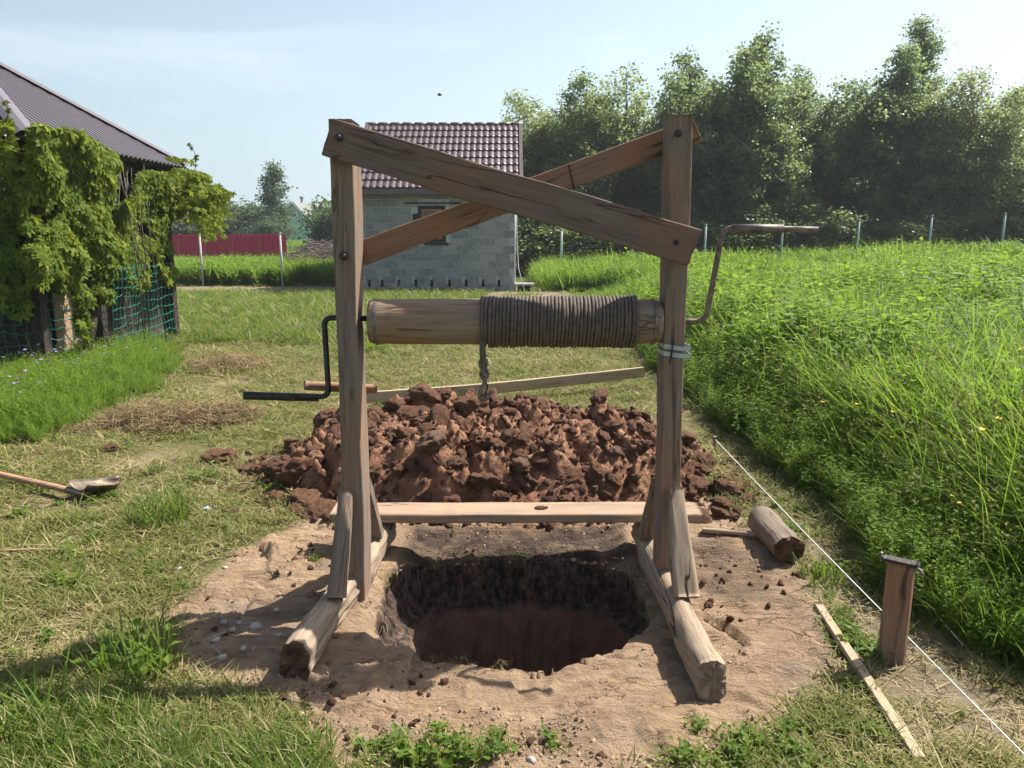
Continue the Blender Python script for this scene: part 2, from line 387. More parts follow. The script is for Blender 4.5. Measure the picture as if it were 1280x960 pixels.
# pit wall: dark humus over red-brown clay by depth
m, nt, out = newmat('pit_earth'); v = objco(nt)
z = NN(nt, 'ShaderNodeSeparateXYZ', {0: v}).outputs['Z']
zn = math_(nt, 'ADD', z, math_(nt, 'MULTIPLY', noise(nt, v, 5, 4), .10))
hum = mixc(nt, rng_(nt, noise(nt, mapv(nt, v, (1, 1, .55)), 26, 9, .78), .42, .68), (.040, .030, .024), (.30, .215, .165))
cl = mixc(nt, noise(nt, mapv(nt, v, (1, 1, 1.3)), 11, 8, .65), (.20, .13, .095), (.38, .255, .19))
c = mixc(nt, rng_(nt, zn, -.245, -.285), hum, cl)
c = mixc(nt, rng_(nt, zn, -.02, .03), c, (.30, .21, .145))
bsdf(nt, out, c, .95, bump(nt, noise(nt, mapv(nt, v, (1, 1, .8)), 22, 9, .72), 1.0, .05), .1); M['pit'] = m

# ------------------------------------------------------------------ zones of the ground
SOIL = [G(*p)[:2] for p in ((212, 770), (255, 735), (330, 672), (385, 648), (430, 640), (460, 600), (640, 570), (860, 600), (945, 655), (1000, 705), (1040, 770), (1052, 820), (1035, 880), (930, 945), (760, 985), (560, 965), (420, 975), (372, 915), (300, 868), (235, 850))]
FIELD = [G(*p)[:2] for p in ((690, 355), (738, 385), (800, 440), (868, 505), (925, 560), (992, 606), (1062, 650), (1112, 708), (1190, 785), (1300, 850), (1500, 930))] + [(3.2, 1.5), (34, 1.5), (34, 40), (1, 40), (1.2, 24)]
BARNG = [G(*p)[:2] for p in ((-60, 560), (60, 556), (120, 530), (190, 492), (232, 462), (214, 415))] + [(-5.6, 13), (-9.5, 13), (-9.5, 5)]
DIRT = [G(*p)[:2] for p in ((900, 565), (960, 600), (1060, 690), (1280, 840), (1400, 960), (1060, 960), (1060, 820), (980, 690))]
PATH = [G(*p)[:2] for p in ((590, 366), (700, 362), (705, 385), (690, 400), (640, 380), (560, 374))]
PCX, PCY, PRX, PRY = 0.0, 3.04, .575, .490           # the pit mouth
MND = (-.17, 4.92, 1.45, .98)                        # the clay heap
def mask_soil(x, y):
    d = poly_sd(x, y, SOIL) + .10 * fbm(x * 4, y * 4, 0, 3, 4) + .05 * fbm(x * 17, y * 17, 0, 9, 3)
    return 1 - sstep(-.05, .06, d)
def mask_damp_shade(x, y):
    a = sstep(3.42, 3.52, y) * (1 - sstep(3.85, 3.95, y)) * (1 - sstep(.5, .62, np.abs(x - .02)))  # strip before the plank: its shade painted into the damp soil colour
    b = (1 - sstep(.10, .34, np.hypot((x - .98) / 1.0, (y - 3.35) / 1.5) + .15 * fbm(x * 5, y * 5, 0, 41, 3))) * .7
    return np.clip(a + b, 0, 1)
def mask_field(x, y): return 1 - sstep(-.12, .02, poly_sd(x, y, FIELD) + .18 * fbm(x * 2.2, y * 2.2, 0, 5, 3))
def mask_barn(x, y): return 1 - sstep(-.15, .02, poly_sd(x, y, BARNG) + .2 * fbm(x * 2.4, y * 2.4, 0, 6, 3))
def mask_dirt(x, y):
    a = 1 - sstep(-.15, .12, poly_sd(x, y, DIRT) + .2 * fbm(x * 3, y * 3, 0, 15, 4))
    b = 1 - sstep(-.3, .3, poly_sd(x, y, PATH) + .5 * fbm(x, y, 0, 16, 3))
    p = sstep(.22, .42, fbm(x * 1.6, y * 1.6, 0, 71, 4)) * .7 * (y < 9) * (x < 0)
    s = (1 - sstep(.25, .55, np.abs(y - 21.6 + .4 * fbm(x * .7, 0 * x, 0, 31, 2)) - .5)) * (x < 0) * .9
    return np.clip(a + b + p + s, 0, 1)
def mask_lush(x, y):
    a = sstep(9.3, 11.2, y + 1.3 * fbm(x * .8, y * .8, 0, 21, 3)) * (1 - sstep(19.5, 21, y)) * (1 - sstep(-1.6, -.6, x + .3 * fbm(y, x, 0, 3, 2)))
    b = sstep(13, 15, y) * (1 - sstep(19.3, 20, y)) * .6
    c = (1 - sstep(1.55, 2.15, y + .5 * fbm(x * 3, y * 3, 0, 33, 2) + .35 * x)) * (x < -.4)
    n = sstep(.10, .45, fbm(x * 1.3, y * 1.3, 0, 44, 4)) * .6
    return np.clip(a + b + c + n + mask_field(x, y) + mask_barn(x, y) + sstep(22, 23.5, y), 0, 1)
def gz0(x, y):
    x = np.asarray(x, float); y = np.asarray(y, float)
    z = .50 * sstep(4, 17, x) * sstep(6, 18, y) + .03 * fbm(x * .5, y * .5, 0, 1, 2) * sstep(2, 4, np.hypot(x, y - 3))
    d = np.hypot((x - MND[0]) / MND[2], (y - MND[1]) / MND[3]) + .16 * fbm(x * 2, y * 2, 0, 8, 3)
    return z + .36 * np.clip(1 - d * d, 0, 1) ** .75
def gz(x, y):
    x = np.asarray(x, float); y = np.asarray(y, float); z = gz0(x, y)
    near = 1 - sstep(6, 12, np.hypot(x, y)); s = mask_soil(x, y)
    z = z - .05 * sstep(3.40, 3.56, y) * (1 - sstep(3.78, 3.92, y)) * (1 - sstep(.44, .60, np.abs(x)))
    z = z + near * (.014 * fbm(x * 3.1, y * 4.1, 0, 2, 4) + .006 * fbm(x * 21, y * 31, 0, 4, 3))
    rid = 1 - np.abs(fbm(x * 3.0 + 4, y * 5.5, 0, 12, 3)) * 3
    z = z + near * s * .016 * np.clip(rid, 0, 1) ** 4 + near * s * .010 * np.clip(fbm(x * 12, y * 16, 0, 77, 4) - .12, 0, 1) * 3
    hw, tw_, ew = worley(x + .08 * fbm(x * 5, y * 5, 0, 31, 3), y * 1.3 + .08 * fbm(x * 5, y * 5, 3, 32, 3), .42, 14)
    pm = sstep(-.1, .25, fbm(x * 1.3, y * 1.3, 0, 36, 3))
    z = z + near * s * (.028 * tw_ + .022 * (hw - .5) - .022 * pm * (1 - sstep(0, .10, ew))) + near * s * .012 * pm * np.clip(fbm(x * 9, y * 13, 0, 78, 5, .65), -.3, 1)
    z = z + near * .03 * np.clip(fbm(x * 1.7, y * 1.7, 0, 19, 4), -.2, 1) * sstep(.9, 1.6, x) * (y < 6)
    return z
def gzs(x, y): return float(gz(np.array([x]), np.array([y]))[0])
def rim(th):
    c, s = np.cos(th), np.sin(th)
    n = 2.05 + 1.5 * sstep(-.1, .5, s) + .4 * sstep(-.2, .4, -c)
    r = (np.abs(c / PRX) ** n + np.abs(s / (PRY + .085 * sstep(0, .6, s))) ** n) ** (-1 / n)
    return r * (1 + .035 * vn(c * 2 + 5, s * 2, 0, 51) + .022 * vn(c * 9, s * 9, 0, 52) + .012 * vn(c * 30, s * 30, 0, 53))
NTH = 720
th = np.arange(NTH) * 2 * math.pi / NTH
r0 = rim(th)
rings = [1.0]
dr = .017
while rings[-1] < 2700: rings.append(rings[-1] + max(.03, rings[-1] * (.0155 if rings[-1] < 8 else .055)))
rings = np.array(rings)
# radius blends from the rim outline to a circle
bl = sstep(1, 3, rings)[:, None]
RR = rings[:, None] * (r0[None] * (1 - bl) + .53 * bl)
X = PCX + RR * np.cos(th); Y = PCY + RR * np.sin(th)
Z = gz(X.ravel(), Y.ravel()).reshape(X.shape)
Z = Z - .022 * (1 - sstep(1.0, 1.10, rings))[:, None] * (1 + .6 * vn(np.cos(th) * 6, np.sin(th) * 6, 0, 5))[None]
V = np.stack([X, Y, Z], -1).reshape(-1, 3); nr = len(rings)
ii, jj = np.meshgrid(np.arange(nr - 1), np.arange(NTH), indexing='ij'); j2 = (jj + 1) % NTH
F = np.stack([ii * NTH + jj, (ii + 1) * NTH + jj, (ii + 1) * NTH + j2, ii * NTH + j2], -1).reshape(-1, 4)
fx, fy = X.ravel(), Y.ravel()
dm = np.hypot((fx - MND[0]) / (MND[2] * 1.02), (fy - MND[1]) / (MND[3] * 1.04)) + .16 * fbm(fx * 2, fy * 2, 0, 8, 3)
ground = obj('ground', np_mesh('ground', V, F, M['ground'], True, {'soil': mask_soil(fx, fy), 'lush': mask_lush(fx, fy), 'dirt': mask_dirt(fx, fy), 'damp_shade': mask_damp_shade(fx, fy), 'clayey': 1 - sstep(.93, 1.08, dm)}))
tag(ground, kind='structure')
# the pit
dz = np.concatenate([np.linspace(0, .9, 46), np.linspace(.95, 1.7, 8)])
pv = []
for q, d in enumerate(dz):
    k = r0 * (1 + .05 * sstep(0, .2, d) - .015) if q else r0 * 1.0
    nn = .045 * fbm(np.cos(th) * 2.6, np.sin(th) * 2.6, d * 2.2, 61, 5, .6) * sstep(0, .06, d)
    led = .05 * sstep(.27, .31, d + .03 * vn(np.cos(th) * 3, np.sin(th) * 3, 0, 4))
    k = k + nn * 1.3 - led - .15 * sstep(0, .42, d) * np.clip(-np.cos(th) - .15, 0, 1) + .014 * sstep(0, .05, d) * vn(np.cos(th) * 22, np.sin(th) * 22, d * 18, 71)
    x = PCX + k * np.cos(th); y = PCY + k * np.sin(th)
    pv.append(np.stack([x, y, np.full(NTH, 0.) + (Z[0] if q == 0 else Z[0] * (1 - min(1, d * 3)) - d)], -1))
pv.append(np.stack([PCX + .02 * np.cos(th), PCY + .02 * np.sin(th), np.full(NTH, -1.72)], -1))
pv = np.concatenate(pv); n2 = len(dz) + 1
ii, jj = np.meshgrid(np.arange(n2 - 1), np.arange(NTH), indexing='ij'); j2 = (jj + 1) % NTH
F = np.stack([ii * NTH + jj, ii * NTH + j2, (ii + 1) * NTH + j2, (ii + 1) * NTH + jj], -1).reshape(-1, 4)
tag(obj('well_pit', np_mesh('well_pit', pv, F, M['pit'], True)), kind='structure')

rr0 = np.random.default_rng(31); rts = []
for k in range(26):
    a_ = rr0.uniform(1.2, 4.2); R0 = float(rim(np.array([a_]))[0]); L = rr0.uniform(.05, .22); zt = -rr0.uniform(.02, .12); w = .96
    p = Vector((PCX + R0 * w * math.cos(a_), PCY + R0 * w * math.sin(a_), zt)); q1 = p + Vector((-.02 * math.cos(a_) + rr0.normal(0, .02), -.02 * math.sin(a_), -L * .5)); q2 = q1 + Vector((rr0.normal(0, .03), rr0.normal(0, .02), -L * .5))
    rts.append(([p, q1, q2], [.0016, .0011, .0006]))
M['root'] = plain('dry_root', (.18, .12, .08), (.40, .30, .21), 30, .9)
tag(obj('roots', tubes_mesh('roots', rts, M['root'], 4)), 'thin dry roots hanging from the earth wall of the pit', 'roots', None, 'stuff')
# ------------------------------------------------------------------ the winch frame over the pit
WIN = thing('well_windlass', (0, 3.1, 0), 'weathered timber windlass frame with roped drum and two iron cranks standing over the dug pit', 'windlass')
M['rot'] = plain('rotten_end', (.05, .028, .018), (.16, .09, .055), 30, .95, .1, 0, .9, .01); M['cut'] = plain('weathered_end', (.17, .12, .085), (.30, .22, .155), 26, .95, .1, 0, .8, .008)
def sill(a, b, w, h, seed, prof, em, c):
    a = Vector(a); b = Vector(b)
    return board('sill_beam', a, b, h, w, (0, 0, 1), M['sill'], WIN, c=c, wob=.016, grain=.010, endmat=em, seg=.02, seed=seed, k=5, e=3, prof=prof, rough_end=.012, skew=(.03, 0))
SLP = sill((-.760, 2.44, .062), (-.640, 3.66, .080), .104, .130, 3, lambda u: (1.03 - .06 * u, 1.06 - .08 * u), M['rot'], .040)
SRP = sill((.656, 2.335, .062), (.655, 3.66, .080), .100, .130, 8, lambda u: (1.03 - .05 * u, 1.08 - .1 * u), M['cut'], .046)
LP = board('post', (-.668, 3.10, .0), (-.642, 3.10, 1.965), .170, .084, (0, 1, 0), M['post'], WIN, c=.008, wob=.004, grain=.003, seg=.02, seed=21, prof=lambda u: (1 + .06 * math.sin(u * 9), 1.0))
RP = board('post', (.664, 3.10, .0), (.638, 3.10, 1.985), .130, .084, (0, 1, 0), M['post'], WIN, c=.007, wob=.004, grain=.003, seg=.02, seed=44, prof=lambda u: (1.02 + .05 * math.sin(u * 7 + 2), 1.0), k=3)
tag(LP, 'left post, lit along its inner face'); tag(RP, 'right post with a bolt hole near its top')
# diagonal struts
board('strut', (-.682, 2.985, .500), (-.690, 2.800, .140), .075, .070, (0, 1, .3), M['post'], WIN, c=.028, wob=.006, grain=.004, seg=.015, seed=5, k=4, skew=(.03, 0), prof=lambda u: (.8 + .3 * u, .8 + .35 * u))
board('strut', (-.655, 3.205, .470), (-.645, 3.430, .140), .055, .075, (0, 1, .4), M['post'], WIN, c=.008, seed=6, skew=(-.05, .02))
board('strut', (.672, 3.012, .500), (.680, 2.800, .140), .070, .082, (0, 1, .3), M['sill'], WIN, c=.014, wob=.006, grain=.005, seg=.015, seed=7, k=3, skew=(.03, 0), prof=lambda u: (.75 + .4 * u, .85 + .2 * u))
board('strut', (.640, 3.175, .470), (.628, 3.400, .140), .050, .070, (0, 1, .4), M['post'], WIN, c=.008, seed=9, skew=(-.05, .02))
# braces
ya = 2.988
a = (at(421, 152, ya) + at(400, 193, ya)) / 2; b = (at(873, 290, ya) + at(860, 330, ya)) / 2
FB = board('cross_brace', a, b, .142, .046, (0, 0, 1), M['brace'], WIN, c=.006, wob=.0035, grain=.002, seg=.012, seed=31, skew=(.012, .012), rough_end=.006)
tag(FB, 'front brace sloping down to the right')
yb = 3.213
M['slotwood'] = plain('saw_cut', (.03, .02, .015), (.06, .04, .03), 30, .9)
a = at(432, 324, yb); b = (at(866, 148, yb) + at(875, 178, yb)) / 2
RB = board('cross_brace', a, b, .098, .044, (0, 0, 1), M['rear_brace'], WIN, c=.005, wob=.003, grain=.002, seg=.012, seed=37, skew=(0, -.01))
tag(RB, 'rear brace sloping up to the right')
# a short scarf joint over the rear brace
dv = (b - a).normalized()
pA = at(712, 222, yb); sc0 = pA - dv * .006 + Vector((0, -.026, 0)); 
board('joint_strip', pA + Vector((-.006, -.025, .045)), pA + Vector((.018, -.025, -.047)), .005, .004, dv, M['slotwood'], WIN, c=.002, wob=.001, seed=2)
def bolt(p, rad=.016):
    V, F = [], []; rows = [(0, 1.0), (.006, 1.0), (.007, .72), (.016, .68), (.019, .45)]
    for (h, r) in rows:
        for k in range(12): V.append((rad * r * math.cos(k * math.pi / 6), -h, rad * r * math.sin(k * math.pi / 6)))
    for i in range(4):
        for k in range(12): k2 = (k + 1) % 12; F.append((i * 12 + k, i * 12 + k2, i * 12 + 12 + k2, i * 12 + 12 + k))
    F.append(tuple(range(48, 60)))
    return obj('bolt', py_mesh('bolt', V, F, M['bolt'], False), Matrix.Translation(p), WIN)
bolt(at(424, 172, 2.964)); bolt(at(430, 320, 3.013), .017); bolt(at(845, 303, 2.964), .010); bolt(at(848, 167, 3.034), .014)
# drum
AX = at(640, 402, 3.1); az = AX.z
xl = at(463, 402, 3.1).x; xr = at(827, 402, 3.1).x - .006
trr = np.random.default_rng(6).normal(0, 1, (60, 2)); S = 90; Mn = 72; V, F = [], []
uu = np.linspace(0, 1, S + 1)
for i, u in enumerate(uu):
    x = u * (xr - xl)
    rad = .0905 + .002 * math.sin(u * 5)
    if u < .012: rad *= .93 + .07 * u / .012
    if u > .985: rad *= .94
    if .045 < u < .075 or .945 < u < .96: rad -= .0015
    an = np.arange(Mn) * 2 * math.pi / Mn
    rr = rad * (1 + .018 * fbm(np.cos(an) * 2.2, np.sin(an) * 2.2, x * 1.2, 3, 2) + .008 * fbm(np.cos(an) * 14, np.sin(an) * 14, x * 2, 9, 2))
    for k in range(Mn): V.append((x, rr[k] * math.cos(an[k]), rr[k] * math.sin(an[k])))
for i in range(S):
    for k in range(Mn): k2 = (k + 1) % Mn; F.append((i * Mn + k, (i + 1) * Mn + k, (i + 1) * Mn + k2, i * Mn + k2))
F.append(tuple(range(Mn))); F.append(tuple(range(S * Mn, S * Mn + Mn))[::-1])
DR = obj('drum', py_mesh('drum', V, F, M['drum'], True, {len(F) - 1, len(F) - 2}), Matrix.Translation((xl, 3.1, az)), WIN)
def hoop(x, rad, w):
    V, F = [], []; n = 48; pr = [(-w / 2, rad - .003), (-w / 2, rad + .003), (w / 2, rad + .003), (w / 2, rad - .003)]
    for k in range(n):
        a_ = 2 * math.pi * k / n; q = 1 + .006 * math.sin(3 * a_)
        for (dx, r) in pr: V.append((dx, r * q * math.cos(a_), r * q * math.sin(a_)))
    for k in range(n):
        for j in range(4): F.append((k * 4 + j, k * 4 + (j + 1) % 4, ((k + 1) % n) * 4 + (j + 1) % 4, ((k + 1) % n) * 4 + j))
    obj('hoop', py_mesh('hoop', V, F, M['rust'], False), Matrix.Translation((x, 3.1, az)), DR)
hoop(xl + .030, .0905, .014); hoop(xr - .03, .0905, .012)
# wound rope
rx0 = at(602, 402, 3.1).x; rx1 = at(795, 402, 3.1).x; turns = 43; n = turns * 30; P = []; rs = []
for i in range(n + 1):
    t = i / n; a_ = -2 * math.pi * turns * t - 1.2
    tn_ = t * turns; q0 = int(tn_); fr_ = tn_ - q0; j_ = trr[q0] * (1 - fr_) + trr[q0 + 1] * fr_
    x = rx0 + (rx1 - rx0) * t + .0011 * j_[0] + .0008 * math.sin(i * .31)
    r = .0988 + .0015 * j_[1] + (.002 if t > .86 else 0)
    P.append((x, 3.1 + r * math.cos(a_), az + r * math.sin(a_))); rs.append(.0072 + .0006 * math.sin(i * .9))
DRM = WM[DR.name]
rope = obj('rope', tubes_mesh('rope', [(P, rs)], M['rope'], 7), Matrix.Identity(4), DR)
# cranks
c0 = Vector((xl + .02, 3.1, az + .012))
lp = [Vector(c0), at(408, 397, 3.1), at(404, 400, 3.1), at(411, 497, 3.06), at(305, 494, 2.99)]
lp = [lp[0], at(405, 397, 3.1), at(411, 496, 3.07), at(306, 494, 2.96)]
fp = fillet(lp, .035)
LC = obj('crank', tubes_mesh('crank', [(fp, .0115)], M['iron'], 12), Matrix.Identity(4), WIN); tag(LC, 'black iron crank bent down at the left')
g0 = at(398, 497, 3.065); g1 = at(304, 494.5, 2.958)
obj('grip', tubes_mesh('grip', [([g0, g0.lerp(g1, .5), g1], [.0165, .0165, .0165])], M['iron'], 14), Matrix.Identity(4), LC)
rp = [Vector((xr - .02, 3.1, az + .002)), at(882, 402, 3.1), at(904, 284, 3.06), at(1010, 287, 2.99)]
RC = obj('crank', tubes_mesh('crank', [(fillet(rp, .05), .0115)], M['rust'], 12), Matrix.Identity(4), WIN); tag(RC, 'rusty pipe crank bent up at the right')
g0 = at(915, 285.5, 3.05); g1 = at(979, 286.5, 3.01)
obj('grip', tubes_mesh('grip', [([g0, g1], .0175)], M['rust'], 14), Matrix.Identity(4), RC)
g0 = at(981, 286.5, 3.01); g1 = at(1023, 287.5, 2.98)
obj('grip_end', tubes_mesh('grip_end', [([g0, g1], .0125)], M['rust'], 12), Matrix.Identity(4), RC)
# locking bar behind the left post
board('locking_bar', at(381, 482, 3.155), at(470, 486, 3.26), .036, .05, (0, 0, 1), M['rear_brace'], WIN, c=.012, wob=.003, grain=.002, seg=.02, seed=71)
# strap round the right post
V, F = [], []
for (zz, hw) in ((at(840, 436, 3.03).z, .009), (at(840, 445, 3.03).z, .009)):
    b0 = len(V); pts = [(.596, 3.033), (.664, 3.031), (.699, 3.033), (.701, 3.10), (.699, 3.168), (.596, 3.168), (.590, 3.10)]
    for q, (x, y) in enumerate(pts):
        s_ = .010 if q in (0, 6, 5) else 0
        V += [(x + .012, y, zz - hw + s_), (x + .012, y, zz + hw + s_)]
    for k in range(7): k2 = (k + 1) % 7; F.append((b0 + 2 * k, b0 + 2 * k2, b0 + 2 * k2 + 1, b0 + 2 * k + 1))
st = obj('strap', py_mesh('strap', V, F, M['tape'], False), Matrix.Identity(4), WIN)
so = st.modifiers.new('t', 'SOLIDIFY'); so.thickness = .002; so.offset = 1
obj('spike', tubes_mesh('spike', [([at(842, 421, 3.026), at(840, 440, 3.022), at(837, 455, 3.026)], [.002, .0045, .002])], M['iron'], 6), Matrix.Identity(4), WIN)

# lifting chain and hook
k0 = at(604, 428, 3.03); CH = thing('lifting_hook', k0, 'dark iron hook on short chain hanging from the rope under the drum', 'hook')
def linkm(p, L, r, rz):
    P = []
    for k in range(17):
        a_ = 2 * math.pi * k / 16; P.append((r * 1.9 * math.cos(a_), 0, L / 2 * math.sin(a_)))
    me = tubes_mesh('chain_link', [(P, r)], M['rust'], 6, False)
    obj('chain_link', me, Matrix.Translation(p) @ Matrix.Rotation(rz, 4, 'Z'), CH)
zc = k0.z + .02
obj('rope_tail', tubes_mesh('rope_tail', [([k0 + Vector((-.004, 0, .03)), k0 + Vector((-.003, 0, -.03)), k0 + Vector((0, 0, -.085))], .0125)], M['rope'], 8), Matrix.Identity(4), CH)
for q in range(3): linkm(k0 + Vector((.002 * q, 0, -.085 - .022 * q)), .038, .0075, q * 1.5)
hk = [k0 + Vector(v_) for v_ in ((.006, 0, -.135), (.004, 0, -.165), (-.010, 0, -.195), (-.018, 0, -.222), (-.008, 0, -.236), (.010, 0, -.232), (.024, 0, -.212), (.030, 0, -.198))]
obj('hook', tubes_mesh('hook', [(fillet(hk, .008, 3), .0085)], M['rust'], 8), Matrix.Identity(4), CH)
obj('latch', tubes_mesh('latch', [([k0 + Vector((.004, 0, -.15)), k0 + Vector((.016, 0, -.175)), k0 + Vector((.012, 0, -.2))], .004)], M['iron'], 6), Matrix.Identity(4), CH)

# ------------------------------------------------------------------ loose timber
pl = board('plank', (-.885, 3.625, .181), (.935, 3.622, .181), .178, .047, (0, 1, 0), M['plank'], None, c=.010, wob=.0035, grain=.002, seg=.02, seed=15)
tag(pl, 'thick muddy plank laid across the far ends of the sill beams', 'plank')
pl = board('plank', (-1.33, 6.62, .115), (1.30, 7.45, .20), .10, .045, (0, .0, 1), M['pale'], None, c=.005, wob=.003, seed=16, bend=-.02)
tag(pl, 'long narrow plank leaning along the back of the clay heap', 'plank')
p = G(1022, 757, .02); q = G(1150, 948, .02)
p.z = gzs(p.x, p.y) + .012; q.z = gzs(q.x, q.y) + .012
pl = board('batten', p, q, .034, .022, (1, .3, 0), M['pale'], None, c=.003, wob=.0012, grain=.0006, seg=.03, seed=17)
tag(pl, 'thin pale wooden batten on the soil in front of the upright board', 'batten')
p = G(878, 664, .03); q = G(950, 670, .03)
pl = board('branch', (p.x, p.y, .035), (q.x, q.y, .04), .03, .045, (0, .3, 1), M['sill'], None, c=.010, wob=.008, grain=.004, seg=.015, seed=18)
tag(pl, 'short bent branch on the soil between the frame and the log', 'branch')
# log
p = G(957, 652, .08); q = G(985, 682, .09)
lg = board('log', (p.x - .01, p.y + .03, .072), (q.x, q.y - .01, .075), .135, .145, (0, 0, 1), M['log'], None, endmat=M['rot'], c=.075, wob=.010, grain=.006, seg=.012, seed=19, k=6, e=1, rough_end=.012)
tag(lg, 'short split log lying with its dark cut end towards the stake board', 'log')
# stake board with an iron clamp on top
sb = G(1113, 828); SB = thing('stake_board', (sb.x, sb.y, gzs(sb.x, sb.y)), 'short upright board with an iron clamp on top driven into the soil', 'board', rz=R(-40))
sz = SB.location.z
W = WM[SB.name]
obj('board', board_mesh('board', .44, .088, .036, M['rear_brace'], c=.004, wob=.002, grain=.0015, seg=.02, seed=23), W @ Matrix(((0, 0, 1, 0), (0, 1, 0, 0), (1, 0, 0, -.05), (0, 0, 0, 1))), SB)
CLM = obj('clamp', board_mesh('clamp', .115, .045, .014, M['bolt'], c=.005, wob=.003, seg=.01, seed=24), W @ Matrix.Translation((-.058, -.004, .395)) @ Matrix.Rotation(R(90), 4, 'X') @ Matrix.Rotation(R(5), 4, 'Y'), SB)
obj('clamp_hook', tubes_mesh('clamp_hook', [(fillet([(-.045, -.01, .397), (-.070, -.015, .408), (-.060, -.02, .420)], .008, 3), .006)], M['rust'], 8), W, SB)
obj('clamp_hook', tubes_mesh('clamp_hook', [(fillet([(.045, -.01, .39), (.072, -.02, .39), (.074, -.025, .375)], .01, 3), .007)], M['rust'], 8), W, SB)
# small peg and strings
pg = G(893, 566); 
tag(board('peg', (pg.x, pg.y, -.05), (pg.x, pg.y, .12), .022, .022, (0, 1, 0), M['pale'], None, c=.003, seed=3), 'small wooden peg holding the white string beside the clay heap', 'peg')
def string(name, pts, r, lab):
    o = obj(name, tubes_mesh(name, [(pts, r)], M['string'], 5)); tag(o, lab, 'string')
e0 = Vector((pg.x, pg.y, .10)); e1 = G(1285, 948, .10)
mid = e0.lerp(e1, .5); mid.z -= .01
string('guide_string', [e0, e0.lerp(e1, .25) + Vector((0, 0, -.006)), mid, e0.lerp(e1, .75) + Vector((0, 0, -.006)), e1, e1 + (e1 - e0) * .3], .0022, 'taut white guide string running past the stake board')
e2 = Vector((e1.x, e1.y, 0)) + (Vector((e1.x, e1.y, 0)) - Vector((e0.x, e0.y, 0))) * .3
tag(board('peg', (e2.x, e2.y, -.05), (e2.x, e2.y, .13), .022, .022, (0, 1, 0), M['pale'], None, c=.003, seed=3), 'small wooden peg at the near end of the white string', 'peg')
s0 = G(1158, 752, .05); s1 = G(1204, 806, .02)
string('cord', [s0, s0.lerp(s1, .5) + Vector((0, 0, -.004)), s1], .0022, 'short loose white cord in the grass right of the stake board')
# shovel
b0 = G(92, 622, .03); h0 = G(-150, 560, .10)
SH = thing('shovel', (b0.x, b0.y, 0), 'shovel with wooden shaft lying on the mown grass', 'shovel')
h1 = G(105, 617, .045)
obj('shaft', tubes_mesh('shaft', [([h0, h0.lerp(h1, .4) + Vector((0, 0, .004)), h1], [.017, .018, .019])], M['handle'], 12), Matrix.Identity(4), SH)
bl_p = G(98, 618, .045); dirx = Vector(((G(152, 604, .02) - bl_p).x, (G(152, 604, .02) - bl_p).y, 0)); Lb = .29; dirx.normalize()
V, F = [], []; nu, nv = 14, 10
for i in range(nu + 1):
    u = i / nu; hw = .105 * (1 - max(0, (u - .55) / .45) ** 2 * .95) * (.75 + .25 * min(1, u * 6))
    for j in range(nv + 1):
        v_ = j / nv * 2 - 1
        V.append((u * Lb, v_ * hw, .045 * v_ * v_ + .06 * (u - .3) ** 2 - .03 * u + .02 * math.cos(3 * u)))
for i in range(nu):
    for j in range(nv): F.append((i * (nv + 1) + j, (i + 1) * (nv + 1) + j, (i + 1) * (nv + 1) + j + 1, i * (nv + 1) + j + 1))
bo = obj('blade', py_mesh('blade', V, F, M['blade'], True), frame((bl_p.x, bl_p.y, .045), dirx, (0, -.12, 1)), SH)
so = bo.modifiers.new('t', 'SOLIDIFY'); so.thickness = .0025
obj('collar', tubes_mesh('collar', [([h0.lerp(h1, .93), h1 + (h1 - h0).normalized() * .03], [.021, .023])], M['blade'], 12), Matrix.Identity(4), SH)
a = G(-40, 691, .012); b = G(214, 686, .012)
tag(obj('rod', tubes_mesh('rod', [([a, a.lerp(b, .3) + Vector((0, 0, .01)), a.lerp(b, .7), b], [.007, .007, .006, .005])], M['handle'], 7)), 'long thin stick lying in the mown grass below the shovel', 'stick')
# wrapper
w0 = G(262, 636, .01); rr = np.random.default_rng(4)
V = [(i / 6 * .075 - .037, j / 4 * .035 - .017, .008 * rr.random() + .006 * math.sin(i * 1.3)) for i in range(7) for j in range(5)]
F = [(i * 5 + j, (i + 1) * 5 + j, (i + 1) * 5 + j + 1, i * 5 + j + 1) for i in range(6) for j in range(4)]
wr = obj('wrapper', py_mesh('wrapper', V, F, M['plasticwrap'], False), Matrix.Translation((w0.x, w0.y, gzs(w0.x, w0.y) + .012)) @ Matrix.Rotation(.2, 4, 'Z'))
wr.modifiers.new('t', 'SOLIDIFY').thickness = .001; tag(wr, 'crumpled pale blue wrapper on the grass near the dark grass tuft', 'litter')

# ------------------------------------------------------------------ clods and stones
def ico(sub):
    import bmesh
    bm = bmesh.new(); bmesh.ops.create_icosphere(bm, subdivisions=sub, radius=1)
    V = np.array([v.co[:] for v in bm.verts]); F = np.array([[v.index for v in f.verts] for f in bm.faces]); bm.free(); return V, F
def chunk(seed, sub=4, planes=11, sharp=.55, amp=.10, fq=2.2, flat=.75):
    r_ = np.random.default_rng(seed); V, F = ico(sub)
    n = r_.normal(size=(planes, 3)); n /= np.linalg.norm(n, axis=1)[:, None]; d = r_.uniform(.62, 1.0, planes)
    dn = V @ n.T; rad = np.where(dn > .08, d / np.maximum(dn, .08), 9).min(1); rad = np.minimum(rad, 1.25)
    rad = rad * sharp + (1 - sharp)
    rad = rad + amp * fbm(V[:, 0] * fq, V[:, 1] * fq, V[:, 2] * fq, seed, 5, .6) * 1.6 - .16 * np.clip(np.abs(fbm(V[:, 0] * 1.6, V[:, 1] * 1.6, V[:, 2] * 1.6, seed + 3, 2)) * -4 + .5, 0, .5)
    V = V * rad[:, None]; V[:, 2] *= flat; return V, F
